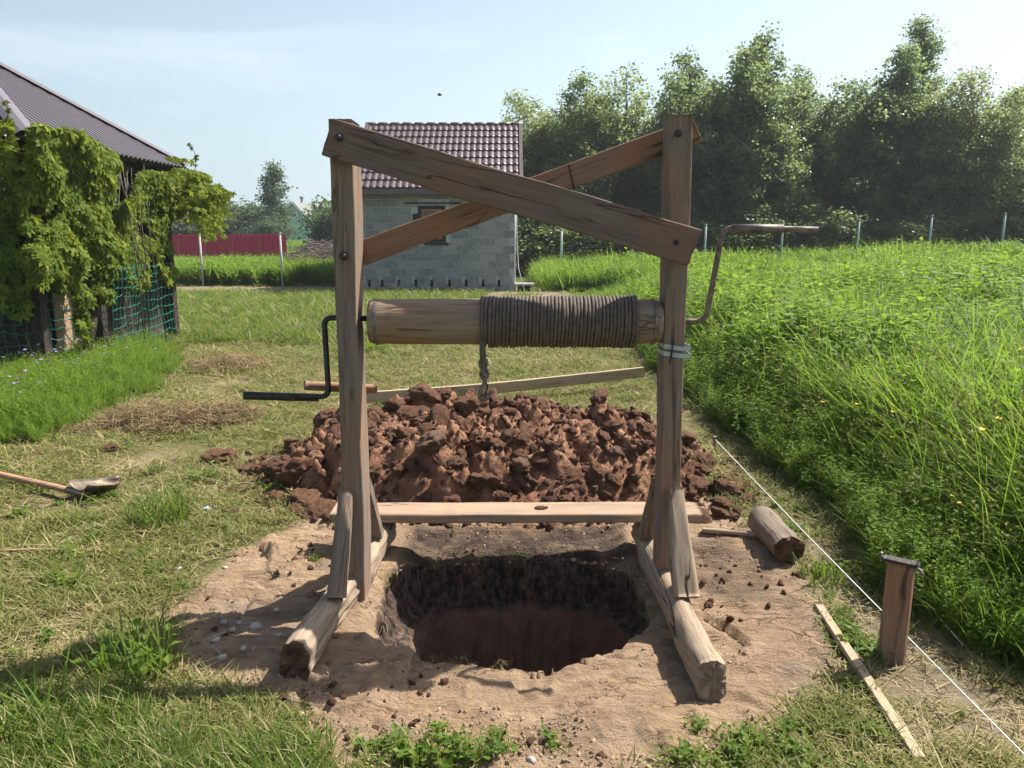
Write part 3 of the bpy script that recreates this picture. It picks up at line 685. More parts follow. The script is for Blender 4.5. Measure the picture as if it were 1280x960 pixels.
CL = [np_mesh('clod', *chunk(100 + i, 4, 8 + i % 4, .62, .26, 1.7 + .25 * i, .74), M['clay'], True) for i in range(12)]
CS = [np_mesh('crumb', *chunk(200 + i, 2, 8, .9, .2), M['clay'], False) for i in range(4)]
HP = thing('clay_heap', (MND[0], MND[1], 0), 'low heap of red brown clay clods thrown up behind the pit', 'clay heap')
gx = np.arange(MND[0] - 1.75, MND[0] + 1.75, .0125); gy_ = np.arange(3.86, MND[1] + 1.15, .0125); GX, GY = np.meshgrid(gx, gy_, indexing='ij'); hx, hy = GX.ravel(), GY.ravel()
wx_ = hx + .05 * fbm(hx * 6, hy * 6, 0, 1, 3); wy_ = hy + .05 * fbm(hx * 6, hy * 6, 5, 2, 3)
h1, t1, e1_ = worley(wx_, wy_, .23, 5); h2, t2, e2_ = worley(wx_ + .02 * fbm(hx * 20, hy * 20, 0, 3, 2), wy_, .085, 9)
dd = np.hypot((hx - MND[0]) / MND[2], (hy - MND[1]) / MND[3]) + .16 * fbm(hx * 2, hy * 2, 0, 8, 3); env = sstep(1.04, .80, dd) if False else 1 - sstep(.84, 1.05, dd)
env = env * sstep(3.88, 3.98, hy)
sm1 = sstep(0, .45, e1_); sm2 = sstep(0, .5, e2_)
hz_ = (.095 * h1 + .055 * t1) * sm1 - .02 - .05 * (1 - sstep(0, .22, e1_)) + (.038 * h2 + .022 * t2) * sm2 - .014 + .045 * fbm(hx * 8, hy * 8, 0, 4, 6, .66) + .012 * fbm(hx * 45, hy * 45, 0, 6, 3)
hz_ = gz0(hx, hy) + env * np.maximum(hz_ + .05, .01) - .06 * (1 - env)
na_, nb__ = GX.shape; ii, jj = np.meshgrid(np.arange(na_ - 1), np.arange(nb__ - 1), indexing='ij')
Fh = np.stack([ii * nb__ + jj, (ii + 1) * nb__ + jj, (ii + 1) * nb__ + jj + 1, ii * nb__ + jj + 1], -1).reshape(-1, 4); keepf = env[Fh].max(1) > .001
HB = obj('heap_body', np_mesh('heap_body', np.stack([hx, hy, hz_], -1), Fh[keepf], M['clay'], True), None, HP)
def hzat(x, y):
    i = int(np.clip((x - gx[0]) / .0125, 0, na_ - 1)); j = int(np.clip((y - gy_[0]) / .0125, 0, nb__ - 1)); return hz_[i * nb__ + j]
r_ = np.random.default_rng(5); pts = []
tries = 0
while len(pts) < 230 and tries < 40000:
    tries += 1
    a_ = r_.uniform(0, 2 * math.pi); q = math.sqrt(r_.random()) * 1.05
    x = MND[0] + MND[2] * q * math.cos(a_); y = MND[1] + MND[3] * q * math.sin(a_)
    s = r_.choice([.028, .045, .07, .10], p=[.36, .34, .2, .10]) * r_.uniform(.8, 1.25)
    if y < 3.93 + .05: continue
    if all((x - p[0]) ** 2 + (y - p[1]) ** 2 > (.7 * (s + p[2])) ** 2 for p in pts): pts.append((x, y, s))
extra = [(-1.42, 4.62, .10), (-1.62, 4.80, .085), (-1.74, 4.86, .05), (-1.52, 4.92, .08), (-1.3, 4.45, .12), (-1.18, 4.22, .11), (-1.08, 4.04, .09), (-1.22, 4.10, .05), (-.9, 3.98, .05), (-.98, 4.14, .08), (1.05, 4.0, .045), (1.22, 4.02, .035), (1.38, 4.28, .045), (1.42, 4.5, .05), (1.30, 4.42, .09), (1.22, 4.22, .07), (1.16, 4.06, .05), (1.3, 4.62, .08)]
for i, (x, y, s) in enumerate(pts + extra):
    z = max(hzat(x, y), float(gz0(np.array([x]), np.array([y]))[0]))
    e = Euler((r_.normal(0, .4), r_.normal(0, .4), r_.uniform(0, 6.28)))
    Mx = Matrix.Translation((x, y, z + s * .12)) @ e.to_matrix().to_4x4() @ Matrix.Diagonal((s * r_.uniform(.95, 1.4), s * r_.uniform(.75, 1.15), s * r_.uniform(.75, 1.1), 1))
    obj('clod', CL[i % 12], Mx, HP)
# separate clods on the grass
for px, py, s, lab in ((278, 574, .085, 'red brown clay clod on the mown grass left of the heap'), (140, 563, .05, 'small clay clod on the mown grass near the hay heap')):
    p = G(px, py); o = obj('clay_clod', CL[3], Matrix.Translation((p.x, p.y, gzs(p.x, p.y) + s * .3)) @ Matrix.Diagonal((s * 1.5, s, s * .8, 1))); tag(o, lab, 'clod')
o = obj('clay_clod', CL[5], Matrix.Translation((.335, 3.62, .213)) @ Matrix.Diagonal((.03, .02, .014, 1)))
o.matrix_basis = Matrix.Translation((at(676, 637, 3.62).x, 3.62, .208)) @ Matrix.Diagonal((.032, .02, .012, 1)); tag(o, 'small lump of clay lying on top of the muddy plank', 'clod')
ST = [np_mesh('stone', *chunk(300 + i, 3, 9, .5, .08, 2, .7), M['stone'], True) for i in range(4)]
stones = [(245, 681, .022), (228, 690, .018), (225, 694, .02), (187, 694, .02), (92, 698, .024), (95, 703, .018), (222, 712, .024), (281, 709, .02), (295, 666, .02), (280, 779, .02), (291, 788, .018), (298, 780, .014), (305, 817, .019), (278, 826, .024), (346, 766, .018), (349, 798, .018), (83, 816, .02), (128, 838, .02), (320, 786, .035), (270, 803, .024), (664, 959, .02)]
for i, (px, py, s) in enumerate(stones):
    s *= .62
    p = G(px, py); o = obj('stone', ST[i % 4], Matrix.Translation((p.x, p.y, gzs(p.x, p.y) + s * .25)) @ Matrix.Rotation(i * 1.7, 4, 'Z') @ Matrix.Diagonal((s * 1.2, s, s, 1)))
    tag(o, 'small pale stone lying on the sandy soil or mown grass left of the pit' if i < 20 else 'pale rounded stone in the grass at the bottom edge', 'stone', 'small pale stones left of the pit' if i < 20 else None)

# ------------------------------------------------------------------ the block house
m, nt, out = newmat('concrete_block'); v = objco(nt); rnd = NN(nt, 'ShaderNodeObjectInfo').outputs['Random']
ofs = NN(nt, 'ShaderNodeVectorMath', {0: v, 1: NN(nt, 'ShaderNodeCombineXYZ', {'X': math_(nt, 'MULTIPLY', rnd, 31.), 'Y': 0., 'Z': 0.}).outputs[0]}, operation='ADD').outputs[0]
c = mixc(nt, rnd, (.19, .20, .20), (.31, .315, .30)); c = mixc(nt, rng_(nt, noise(nt, ofs, 9, 5), .45, .75, 0, .6), c, (.42, .415, .395))
bsdf(nt, out, c, .95, bump(nt, noise(nt, ofs, 40, 4), .5, .01), .1); M['block'] = m
M['mortar'] = plain('mortar', (.42, .425, .41), (.54, .54, .52), 8, .95, .1)
M['tile'] = plain('brown_metal_tile', (.075, .048, .052), (.11, .075, .078), 6, .36, .5, .2, .1, .002)
M['rooftin'] = plain('brown_tin', (.10, .065, .065), (.14, .10, .10), 6, .45, .5, .1)
M['frame_wood'] = wood('window_wood', (.28, .14, .07), (.38, .20, .10), (.48, .28, .15))
M['darkwood'] = plain('dark_wood', (.022, .019, .016), (.055, .046, .038), 14, .85, .2)
m, nt, out = newmat('window_glass'); bsdf(nt, out, (.02, .024, .028), .06, None, .6); M['glass'] = m
M['greenwall'] = plain('mint_siding', (.26, .47, .38), (.30, .52, .42), 1, .7)
M['greyroof'] = plain('grey_roof', (.17, .18, .16), (.22, .23, .21), 2, .7)
M['slot'] = plain('slot_shadow', (.008, .008, .008), (.015, .014, .013), 5, .95, .05)
M['white'] = plain('white_trim', (.70, .71, .70), (.78, .78, .77), 4, .6)
M['redfence'] = plain('crimson_sheet', (.46, .022, .065), (.53, .03, .085), 1.5, .45, .4)
M['concrete'] = plain('concrete_post', (.40, .40, .37), (.55, .54, .50), 9, .9)
M['steel'] = plain('white_pipe', (.50, .52, .52), (.66, .68, .68), 12, .4, .5)
M['greenish'] = plain('faded_green_pipe', (.22, .32, .27), (.36, .42, .38), 12, .5, .4)
HY = 20.6; HX0, HX1 = -4.02, .10; Z0 = -.02
HS = thing('block_house', ((HX0 + HX1) / 2, HY + 2.5, 0), 'small grey concrete block house with dark brown tiled roof behind the windlass', 'house')
ze = at(500, 236, HY - .35).z; zr = at(500, 156, HY + 2.5).z
wz = 2.78
def addb(name, boxes, mat, parent, world=None):
    return obj(name, box_mesh(name, boxes, mat), world or Matrix.Identity(4), parent)
wall_f = addb('front_wall', [(HX0, HX1, HY + .0, HY + .18, Z0, wz)], M['mortar'], HS)
addb('back_wall', [(HX0, HX1, HY + 4.82, HY + 5.0, Z0, wz)], M['block'], HS)
# gable walls with brick relief
def gable(x0, x1):
    V = [(x, y, z) for x in (x0, x1) for (y, z) in ((HY + .19, Z0), (HY + 4.81, Z0), (HY + 4.81, wz), (HY + 2.5, zr - .16), (HY + .19, wz))]
    F = [(0, 1, 2, 3, 4), (9, 8, 7, 6, 5)] + [(i, i + 5, (i + 1) % 5 + 5, (i + 1) % 5) for i in range(5)]
    return obj('gable_wall', py_mesh('gable_wall', V, F, M['mortar'], False), None, HS)
GW = [gable(HX0 + .001, HX0 + .16), gable(HX1 - .16, HX1 - .001)]
bm_ = box_mesh('block', [(-.188, .188, 0, .02, .008, .188)], M['block'])
bmh = box_mesh('half_block', [(-.09, .09, 0, .02, .006, .192)], M['block'])
wx0, wx1, wzb, wzt = at(523, 280, HY).x, at(557, 280, HY).x, at(540, 303, HY).z, at(540, 257, HY).z
rr = np.random.default_rng(9)
for r in range(14):
    zb = Z0 + .02 + r * .1985
    x = HX0 + (.196 if r % 2 == 0 else .395); stp = .397
    if r == 1: stp = .443; x = HX0 + .30
    while x < HX1 - .15:
        if not (zb + .19 > wzb and zb < wzt and x + .19 > wx0 and x - .19 < wx1):
            obj('block', bm_, Matrix.Translation((x, HY - .014 - .003 * rr.random(), zb + rr.normal(0, .002))) @ Matrix.Diagonal((1 if r != 1 else .965, 1, 1, 1)), wall_f)
        elif x - .19 < wx0 - .14: obj('block', bmh, Matrix.Translation((min(x - .1, wx0 - .095), HY - .014, zb)), wall_f)
        elif x + .19 > wx1 + .14: obj('block', bmh, Matrix.Translation((max(x + .1, wx1 + .095), HY - .014, zb)), wall_f)
        x += stp
    if r % 2 == 1 and r != 1:
        obj('block', bmh, Matrix.Translation((HX0 + .10, HY - .014, zb)), wall_f); 
        obj('block', bmh, Matrix.Translation((HX1 - .095, HY - .014, zb)), wall_f)
# dark vent slots in the second course
vpx = (462, 478, 499, 520, 540, 562, 583, 604, 624)
for px in vpx:
    x = at(px, 355, HY).x; zt = at(px, 349.5, HY).z
    addb('vent_slot', [(x - .035, x + .03, HY - .024, HY - .004, zt - .19, zt)], M['slot'], wall_f)
# window
WD = obj('window', box_mesh('window', [(wx0, wx0 + .09, HY - .03, HY + .05, wzb, wzt), (wx1 - .09, wx1, HY - .03, HY + .05, wzb, wzt), (wx0 + .09, wx1 - .09, HY - .03, HY + .05, wzt - .09, wzt), (wx0 + .09, wx1 - .09, HY - .03, HY + .05, wzb, wzb + .09)], M['darkwood']), None, HS)
addb('sash', [(wx0 + .09, wx0 + .15, HY - .02, HY + .04, wzb + .09, wzt - .09), (wx1 - .15, wx1 - .09, HY - .02, HY + .04, wzb + .09, wzt - .09), (wx0 + .15, wx1 - .15, HY - .02, HY + .04, wzt - .15, wzt - .09), (wx0 + .15, wx1 - .15, HY - .02, HY + .04, wzb + .09, wzb + .15)], M['frame_wood'], WD)
addb('pane', [(wx0 + .15, wx1 - .15, HY - .005, HY + .01, wzb + .15, wzt - .15)], M['glass'], WD)
zl = at(540, 254, HY).z
addb('lintel', [(at(506, 254, HY).x, at(578, 254, HY).x, HY - .05, HY - .017, zl - .02, zl + .02)], M['darkwood'], HS)
addb('window_sill', [(at(530, 303, HY).x, at(561, 303, HY).x, HY - .06, HY - .017, wzb - .07, wzb - .01)], M['darkwood'], HS)
# vent hole beside the window
addb('wall_hole', [(at(516, 270, HY).x, wx0 - .01, HY - .021, HY - .003, at(516, 276, HY).z, at(516, 267, HY).z)], M['darkwood'], wall_f)
# roof: pressed tiles in courses
E0 = Vector((0, HY - .38, ze)); RG = Vector((0, HY + 2.5, zr)); SL = RG - E0; SLn = SL.normalized(); SLL = SL.length
rX0, rX1 = at(437, 200, HY).x, at(654, 200, HY).x
ncol = 26; nrow = 9; tw = (rX1 - .10 - rX0 - .04) / ncol; tl = SLL / nrow
nx_ = 8; ny_ = 4; V = []; F = []
for j in range(ny_ + 1):
    for i in range(nx_ + 1):
        u = i / nx_; w_ = j / ny_
        V.append((u * tw, w_ * tl * 1.04 - (.012 * math.sin(u * math.pi)), .028 * (.5 - .5 * math.cos(2 * math.pi * (u ** 1.0))) ** .7 + .022 * (1 - w_)))
for j in range(ny_):
    for i in range(nx_): F.append((j * 9 + i, j * 9 + i + 1, (j + 1) * 9 + i + 1, (j + 1) * 9 + i))
b0 = len(V)
for i in range(nx_ + 1): V.append((V[i][0], V[i][1], V[i][2] - .03))
for i in range(nx_): F.append((b0 + i, b0 + i + 1, i + 1, i))
tme = py_mesh('roof_tile', V, F, M['tile'], True, set(range(32, 40)))
RF = addb('roof', [(rX0 + .01, rX1 - .01, -.005 + 0, 0, 0, .01)], M['rooftin'], HS)
Mr = frame(Vector((0, E0.y, E0.z)), (1, 0, 0), SL.cross(Vector((1, 0, 0))) * -1)
nrm = Vector((1, 0, 0)).cross(SLn).normalized()
Mr = Matrix((Vector((1, 0, 0)), SLn, nrm)).transposed().to_4x4(); Mr.translation = E0
RF.data = box_mesh('roof', [(rX0, rX1, 0, SLL, -.05, -.02)], M['rooftin']); RF.matrix_basis = WM[HS.name].inverted() @ Mr; WM[RF.name] = Mr
for r in range(nrow):
    for k in range(ncol): obj('roof_tile', tme, Mr @ Matrix.Translation((rX0 + .03 + k * tw, r * tl, .0)), RF)
E1 = Vector((0, HY + 5.38, ze)); SB_ = (RG - E1).normalized(); nb_ = SB_.cross(Vector((1, 0, 0))).normalized()
Mb = Matrix((Vector((-1, 0, 0)), SB_, Vector((-1, 0, 0)).cross(SB_))).transposed().to_4x4(); Mb.translation = E1
addb('rear_slope', [(-rX1, -rX0, 0, SLL, -.05, .0)], M['rooftin'], HS, Mb)
addb('fascia', [(rX0, rX1, HY - .40, HY - .375, ze - .14, ze - .0)], M['rooftin'], HS)
addb('soffit', [(rX0 + .02, rX1 - .02, HY - .37, HY - .02, ze - .11, ze - .09)], M['rooftin'], HS)
for xx in (rX0 + .0, rX1 - .09):
    obj('verge_trim', box_mesh('verge_trim', [(xx, xx + .09, -.01, SLL, -.16, .065)], M['rooftin']), Mr, HS)
# ridge caps
for k in range(13):
    w_ = (rX1 - rX0) / 13; x0_ = rX0 + k * w_
    obj('ridge_cap', tubes_mesh('ridge_cap', [([(x0_ + .005, HY + 2.5, zr + .0), (x0_ + w_ + .02, HY + 2.5, zr + .0)], [.07, .078])], M['rooftin'], 10), Matrix.Identity(4), HS)
# white corner pipe, loose cable, low block at the corner
px_ = at(643.5, 300, HY - .06).x
obj('corner_pipe', tubes_mesh('corner_pipe', [([(px_, HY - .06, .02), (px_, HY - .06, ze - .1)], .022)], M['steel'], 8), Matrix.Identity(4), HS)
obj('cable', tubes_mesh('cable', [([(px_ + .03, HY - .07, ze - .2), (px_ + .06, HY - .08, 1.3), (px_ + .1, HY - .12, .6), (px_ + .26, HY - .4, .02)], .010)], M['white'], 5), Matrix.Identity(4), HS)
BN = thing('low_bench', (at(653, 358, HY - .2).x + .05, HY - .15, gzs(.3, HY)), 'low grey slab on a block beside the house corner', 'bench')
obj('slab', box_mesh('slab', [(-.26, .26, -.15, .15, .17, .22)], M['concrete']), WM[BN.name], BN)
obj('support', box_mesh('support', [(-.18, .18, -.1, .1, 0, .168)], M['darkwood']), WM[BN.name], BN)

# ------------------------------------------------------------------ distant green house, red fence, posts
gy = 88.0
gp = at(400, 262, gy); gl = at(352, 275, gy); gr_ = at(392, 275, gy); gt = at(366, 254, gy)
GH = thing('green_house', (at(372, 290, gy).x, gy + 3, 0), 'distant mint green house with pointed gable behind the crimson fence', 'house')
xa, xb, xm = at(354, 270, gy).x, at(386, 270, gy).x, at(367, 270, gy).x; zea = at(366, 270, gy).z; zp = gt.z
V = [(xa, gy, 0), (xb, gy, 0), (xb, gy, zea - .6), (xm, gy, zp - .15), (xa, gy, zea)]
V += [(x, gy + 7, z) for (x, _, z) in V]
F = [(0, 1, 2, 3, 4), (9, 8, 7, 6, 5)] + [(i, i + 5, (i + 1) % 5 + 5, (i + 1) % 5) for i in range(5)]
obj('wall', py_mesh('wall', V, F, M['greenwall'], False), None, GH)
def slope(name, pA, pB, dx, th_, mat, par):
    V = [Vector(pA), Vector(pB), Vector(pB) + Vector(dx), Vector(pA) + Vector(dx)]; n_ = (V[1] - V[0]).cross(V[3] - V[0]).normalized() * th_
    if n_.z < 0: n_ = -n_
    V += [q + n_ for q in V]; F = [(0, 1, 2, 3), (7, 6, 5, 4)] + [(i, i + 4, (i + 1) % 4 + 4, (i + 1) % 4) for i in range(4)]
    return obj(name, py_mesh(name, V, F, mat, False), None, par)
rfA = slope('roof', (xa - .5, gy - .4, zea - .3), (xm, gy - .4, zp), (0, 7.8, 0), .12, M['greyroof'], GH)
rfB = slope('roof', (xb + .45, gy - .4, zea - 1.0), (xm + .02, gy - .4, zp + .01), (2.6, 7.8, 0), .12, M['greyroof'], GH)
slope('gable_trim', (xa - .5, gy - .48, zea - .25), (xm, gy - .48, zp + .02), (0, .06, 0), .24, M['white'], GH)
slope('gable_trim', (xb + .45, gy - .49, zea - .95), (xm, gy - .49, zp + .02), (0, .06, 0), .24, M['white'], GH)
wl_, wr_, wb_, wt_ = at(362.5, 270, gy).x, at(372.5, 270, gy).x, at(366, 272.5, gy).z, at(366, 264, gy).z
wf = addb('window', [(wl_, wr_, gy - .08, gy - .01, wb_, wt_)], M['white'], GH)
addb('pane', [(wl_ + .18, wr_ - .18, gy - .12, gy - .085, wb_ + .15, wt_ - .15)], M['glass'], wf)
obj('chimney', tubes_mesh('chimney', [([(xm + .2, gy + 3, zp - .5), (xm + .2, gy + 3, zp + .7)], .13), ([(xm + .2, gy + 3, zp + .62), (xm + .2, gy + 3, zp + .85)], .22)], M['greyroof'], 10), Matrix.Identity(4), GH)

FY = 32.0
RFc = thing('crimson_fence', (-11.5, FY, 0), 'long crimson profiled metal fence beyond the tall grass on the left', 'fence')
xs0, xs1 = -26.0, at(358, 300, FY).x; zt_ = at(280, 293, FY).z; npan = 15; pw = (xs1 - xs0) / npan
V, F = [], []; prof_ = [(0, 0), (.03, .035), (.09, .035), (.12, 0), (.20, 0)]; nx = int(pw / .2)
pts_ = [(k * .2 + a_, b_) for k in range(nx) for (a_, b_) in prof_[:-1]] + [(pw - .005, 0)]
for (a_, b_) in pts_: V += [(a_, -b_, 0), (a_, -b_, zt_)]
for i in range(len(pts_) - 1): F.append((2 * i, 2 * i + 2, 2 * i + 3, 2 * i + 1))
sheet = py_mesh('sheet', V, F, M['redfence'], False)
for k in range(npan):
    s_ = obj('sheet', sheet, Matrix.Translation((xs0 + k * pw, FY, .0)), RFc)
pipe_me = {}
def fence_post(par, x, y, h, r, mat, name='post', cap=False):
    z = gzs(x, y); ps = [([(x, y, z - .1), (x, y, z + h)], r)]
    if cap: ps.append(([(x, y, z + h - .002), (x, y, z + h + .05)], [r * 1.3, r * 1.1]))
    return obj(name, tubes_mesh(name, ps, mat, 8), Matrix.Identity(4), par)
LF = thing('left_fence', (-8, 22.6, 0), 'wire fence with thin pale posts before the hedge of tall grass on the left', 'fence')
lps = []
for px, tp in ((60, 292), (157, 293), (252, 294), (352, 293), (452, 292)):
    p_ = G(px, 356.5); x, y = p_.x, 22.6; x = at(px, 330, y).x; zt2 = at(px, tp, y).z
    fence_post(LF, x, y, zt2 - gzs(x, y), .032, M['concrete'], 'post', True); lps.append(x)
for zz in (.5, .95, 1.4):
    obj('wire', tubes_mesh('wire', [([(lps[0], 22.6, zz), (lps[2], 22.6, zz - .02), (lps[-1], 22.6, zz)], .003)], M['darkwood'], 4), Matrix.Identity(4), LF)
RFn = thing('right_fence', (7, 25.5, 0), 'wire fence with greenish pipe posts along the far edge of the field before the trees', 'fence')
rps = []
for px, tp in ((702, 288), (791, 285), (882, 282), (978, 279), (1073, 276), (1163, 271), (1254, 268), (1346, 266), (1440, 264)):
    y = 25.5; x = at(px, 290, y).x; fence_post(RFn, x, y, at(px, tp, y).z - gzs(x, y), .036, M['greenish'], 'post', True); rps.append((x, at(px, tp, y).z))
for dz_ in (.12, .7, 1.2):
    obj('wire', tubes_mesh('wire', [([(x, 25.5, z_ - dz_) for x, z_ in rps], .003)], M['darkwood'], 4), Matrix.Identity(4), RFn)

# ------------------------------------------------------------------ the hipped pavilion under the vine
PX0, PX1, PY0, PY1 = -8.42, -4.72, 7.81, 11.5; PZ = 2.47; AP = Vector(((PX0 + PX1) / 2, (PY0 + PY1) / 2, PZ + 1.26))
PV = thing('pavilion', ((PX0 + PX1) / 2, (PY0 + PY1) / 2, 0), 'vine covered pavilion with a ribbed brown hipped metal roof at the left edge', 'pavilion')
m, nt, out = newmat('mauve_brown_tin'); v = objco(nt)
bsdf(nt, out, mixc(nt, noise(nt, v, 5, 4), (.105, .088, .098), (.14, .12, .13)), .38, None, .5, .25); M['ptin'] = m
m, nt, out = newmat('pale_flashing'); bsdf(nt, out, (.17, .15, .165), .45, None, .5, .2); M['flash'] = m
cs = [Vector((PX1, PY0, PZ)), Vector((PX1, PY1, PZ)), Vector((PX0, PY1, PZ)), Vector((PX0, PY0, PZ))]
for q in range(4):
    a, b = cs[q], cs[(q + 1) % 4]; e = (b - a); L = e.length; e.normalize(); mid_ = (a + b) / 2; up_ = AP - mid_; HL = up_.length; up_.normalize(); n_ = e.cross(up_).normalized()
    if n_.z < 0: n_ = -n_
    V, F = [], []; pitch = .115; x = 0; pts_ = []
    while x < L:
        for (dx, h_) in ((0, 0), (.018, .022), (.058, .022), (.076, 0)):
            if x + dx <= L: pts_.append((x + dx, h_))
        x += pitch
    for (s_, h_) in pts_:
        lim = HL * (1 - abs(s_ - L / 2) / (L / 2)); base = a + e * s_ + n_ * h_
        V += [tuple(base - up_ * .04), tuple(base + up_ * max(lim, 0.0))]
    for i in range(len(pts_) - 1): F.append((2 * i, 2 * i + 2, 2 * i + 3, 2 * i + 1))
    o = obj('roof_sheet', py_mesh('roof_sheet', V, F, M['ptin'], False), None, PV); sm = o.modifiers.new('t', 'SOLIDIFY'); sm.thickness = .004
    d_ = AP - a; dn_ = d_.normalized(); sd_ = dn_.cross(Vector((0, 0, 1))).normalized(); upn = sd_.cross(dn_).normalized()
    V = []
    for tt in (0, 1):
        c_ = a + d_ * tt
        for (s1_, h_) in ((-.11, -.005), (-.06, .035), (0, .055), (.06, .035), (.11, -.005)): V.append(tuple(c_ + sd_ * s1_ + upn * (h_ + .012)))
    F = [(i, i + 1, i + 6, i + 5) for i in range(4)]
    o = obj('hip_cap', py_mesh('hip_cap', V, F, M['flash'] if q == 0 else M['ptin'], False), None, PV); o.modifiers.new('t', 'SOLIDIFY').thickness = .004
for (x, y) in ((-4.98, 8.07), (-4.98, 11.24), (-8.16, 8.07), (-8.16, 11.24), (-4.98, 9.25)):
    board('post', (x, y, -.1), (x, y, PZ - .02), .13, .13, (0, 1, 0), M['darkwood'], PV, c=.008, seg=.2)
for a, b in (((-4.98, 8.0, PZ - .09), (-4.98, 11.3, PZ - .09)), ((-8.2, 8.07, PZ - .10), (-4.9, 8.07, PZ - .10)), ((-8.2, 11.24, PZ - .10), (-4.9, 11.24, PZ - .10)), ((-8.16, 8.0, PZ - .09), (-8.16, 11.3, PZ - .09))):
    board('top_rail', a, b, .12, .07, (0, 0, 1), M['darkwood'], PV, c=.006, seg=.3)
wb = board_mesh('wall_board', 1.0, .145, .022, M['darkwood'], c=.003, seg=.25, seed=4, e=1)
for k in range(20):
    y = 8.16 + k * .158
    obj('wall_board', wb, frame((-5.06, y, .05), (0, 0, 1), (0, 1, 0)) @ Matrix.Diagonal((.98 if k % 3 else 1.0, 1, 1, 1)), PV)
for k in range(20):
    x = -5.12 - k * .158
    obj('wall_board', wb, frame((x, 8.16, .05), (0, 0, 1), (1, 0, 0)), PV)
wb2 = board_mesh('wall_board', 2.3, .145, .022, M['darkwood'], c=.003, seg=.25, seed=4, e=1)
for k in range(20):
    obj('wall_board', wb2, frame((-5.12 - k * .158, 11.3, .05), (0, 0, 1), (1, 0, 0)), PV)
    obj('wall_board', wb2, frame((-8.22, 8.16 + k * .158, .05), (0, 0, 1), (0, 1, 0)), PV)
# tan panel, slanting prop and white pipe
pA = at(116, 400, 8.75); 
o = obj('panel', box_mesh('panel', [(-.011, .011, -.26, .26, 0, 1.25)], M['plank']), Matrix.Translation((-4.985, 8.62, .25)), PV)
pa = at(96, 432, 8.5); pb = at(131, 393, 8.95)
obj('prop', tubes_mesh('prop', [([(-4.80, pa.y, .05), (-4.86, 9.2, 1.05)], .045)], M['darkwood'], 8), Matrix.Identity(4), PV)
p0 = G(147, 442); p1 = at(133, 292, p0.y + .15)
pp = obj('pipe', tubes_mesh('pipe', [([p0, p0.lerp(p1, .5) + Vector((-.02, 0, 0)), p1, p1 + (p1 - p0) * .25], .016)], M['steel'], 8)); tag(pp, 'thin white pipe leaning upright against the vine covered pavilion', 'pipe')
# green garden net
M['net'] = plain('green_net', (.015, .13, .09), (.025, .22, .155), 20, .5)
def net(A_, B_, z0f, z1f, cell, seed, lab, sag=.03):
    A_ = Vector(A_); B_ = Vector(B_); L = (B_ - A_).length; nx = int(L / cell); nz = int((z1f - z0f) / cell); d = (B_ - A_).normalized(); nrm_ = d.cross(Vector((0, 0, 1)))
    def P_(i, j):
        s_ = i * cell; q = A_ + d * (s_ + .02 * vn(i * .7, j * .9, seed * 1.0, 3)) + nrm_ * (.06 * float(fbm(np.array([s_ * 2]), np.array([j * cell * 2]), 0, seed, 2)[0]))
        q.z = z0f + j * cell + float(vn(np.array([i * .6]), np.array([j * .8]), 1., seed)[0]) * .035; return q
    paths = []
    for j in range(nz + 1):
        pts = []
        for i in range(nx + 1):
            pts.append(P_(i, j))
            if i < nx: pts.append((P_(i, j) + P_(i + 1, j)) / 2 - Vector((0, 0, sag * .6)))
        paths.append((pts, .0042))
    for i in range(nx + 1): paths.append(([P_(i, j) for j in range(nz + 1)], .0028))
    o = obj('garden_net', tubes_mesh('garden_net', paths, M['net'], 4)); tag(o, lab, 'net', None); return o
net((-5.75, 7.35, 0), (-4.72, 8.35, 0), .0, .95, .105, 3, 'sagging green garden net before the near corner of the vine')
net((-4.66, 9.0, 0), (-4.84, 10.95, 0), .1, 1.15, .115, 8, 'green garden net hanging right of the white pipe on the pavilion')

# ------------------------------------------------------------------ leaves
L_vine = leafmat('creeper_leaf', ((.045, .09, .014), (.14, .20, .024), (.34, .35, .045)), (.52, .58, .05), .48, .42)
L_tree = [leafmat('birch_leaf', ((.062, .092, .038), (.115, .155, .062), (.20, .235, .11)), (.46, .58, .20), .52, .26, spec=.35),
          leafmat('willow_leaf', ((.080, .115, .048), (.15, .19, .08), (.24, .27, .13)), (.52, .62, .22), .52, .26, spec=.35),
          leafmat('alder_leaf', ((.050, .076, .034), (.090, .128, .054), (.15, .19, .085)), (.40, .52, .17), .50, .26, spec=.35),
          leafmat('far_leaf', ((.075, .105, .060), (.105, .145, .075), (.15, .19, .10)), (.24, .34, .12), .3, .5)]
M['bark'] = plain('bark', (.06, .05, .042), (.15, .13, .11), 12, .9, .2)
M['bark_pale'] = plain('pale_bark', (.22, .20, .17), (.48, .46, .42), 5, .8, .2)
# creeper leaf of five leaflets
def leaflet(ang, L, W, droop):
    pts = [(0, 0, 0), (.35, .5, .02), (.72, .42, .0), (1, 0, -.12), (.72, -.42, .0), (.35, -.5, .02), (.55, 0, -.05)]
    c_, s_ = math.cos(ang), math.sin(ang); out_ = []
    for (u, v_, w_) in pts:
        x, y, z = u * L, v_ * W, w_ * L - droop * u * u * L; out_.append((x * c_ - y * s_, x * s_ + y * c_, z))
    return out_
LV, LFc = [], []
for an_, L_, W_ in ((0, 1, .42), (.95, .88, .38), (-.95, .88, .38), (1.95, .62, .30), (-1.95, .62, .30)):
    b0 = len(LV); LV += leaflet(an_, L_, W_, .25)
    LFc += [(b0, b0 + 6, b0 + 1), (b0 + 1, b0 + 6, b0 + 2), (b0 + 2, b0 + 6, b0 + 3), (b0 + 3, b0 + 6, b0 + 4), (b0 + 4, b0 + 6, b0 + 5), (b0 + 5, b0 + 6, b0)]
LV = np.array(LV); LFc = np.array(LFc)
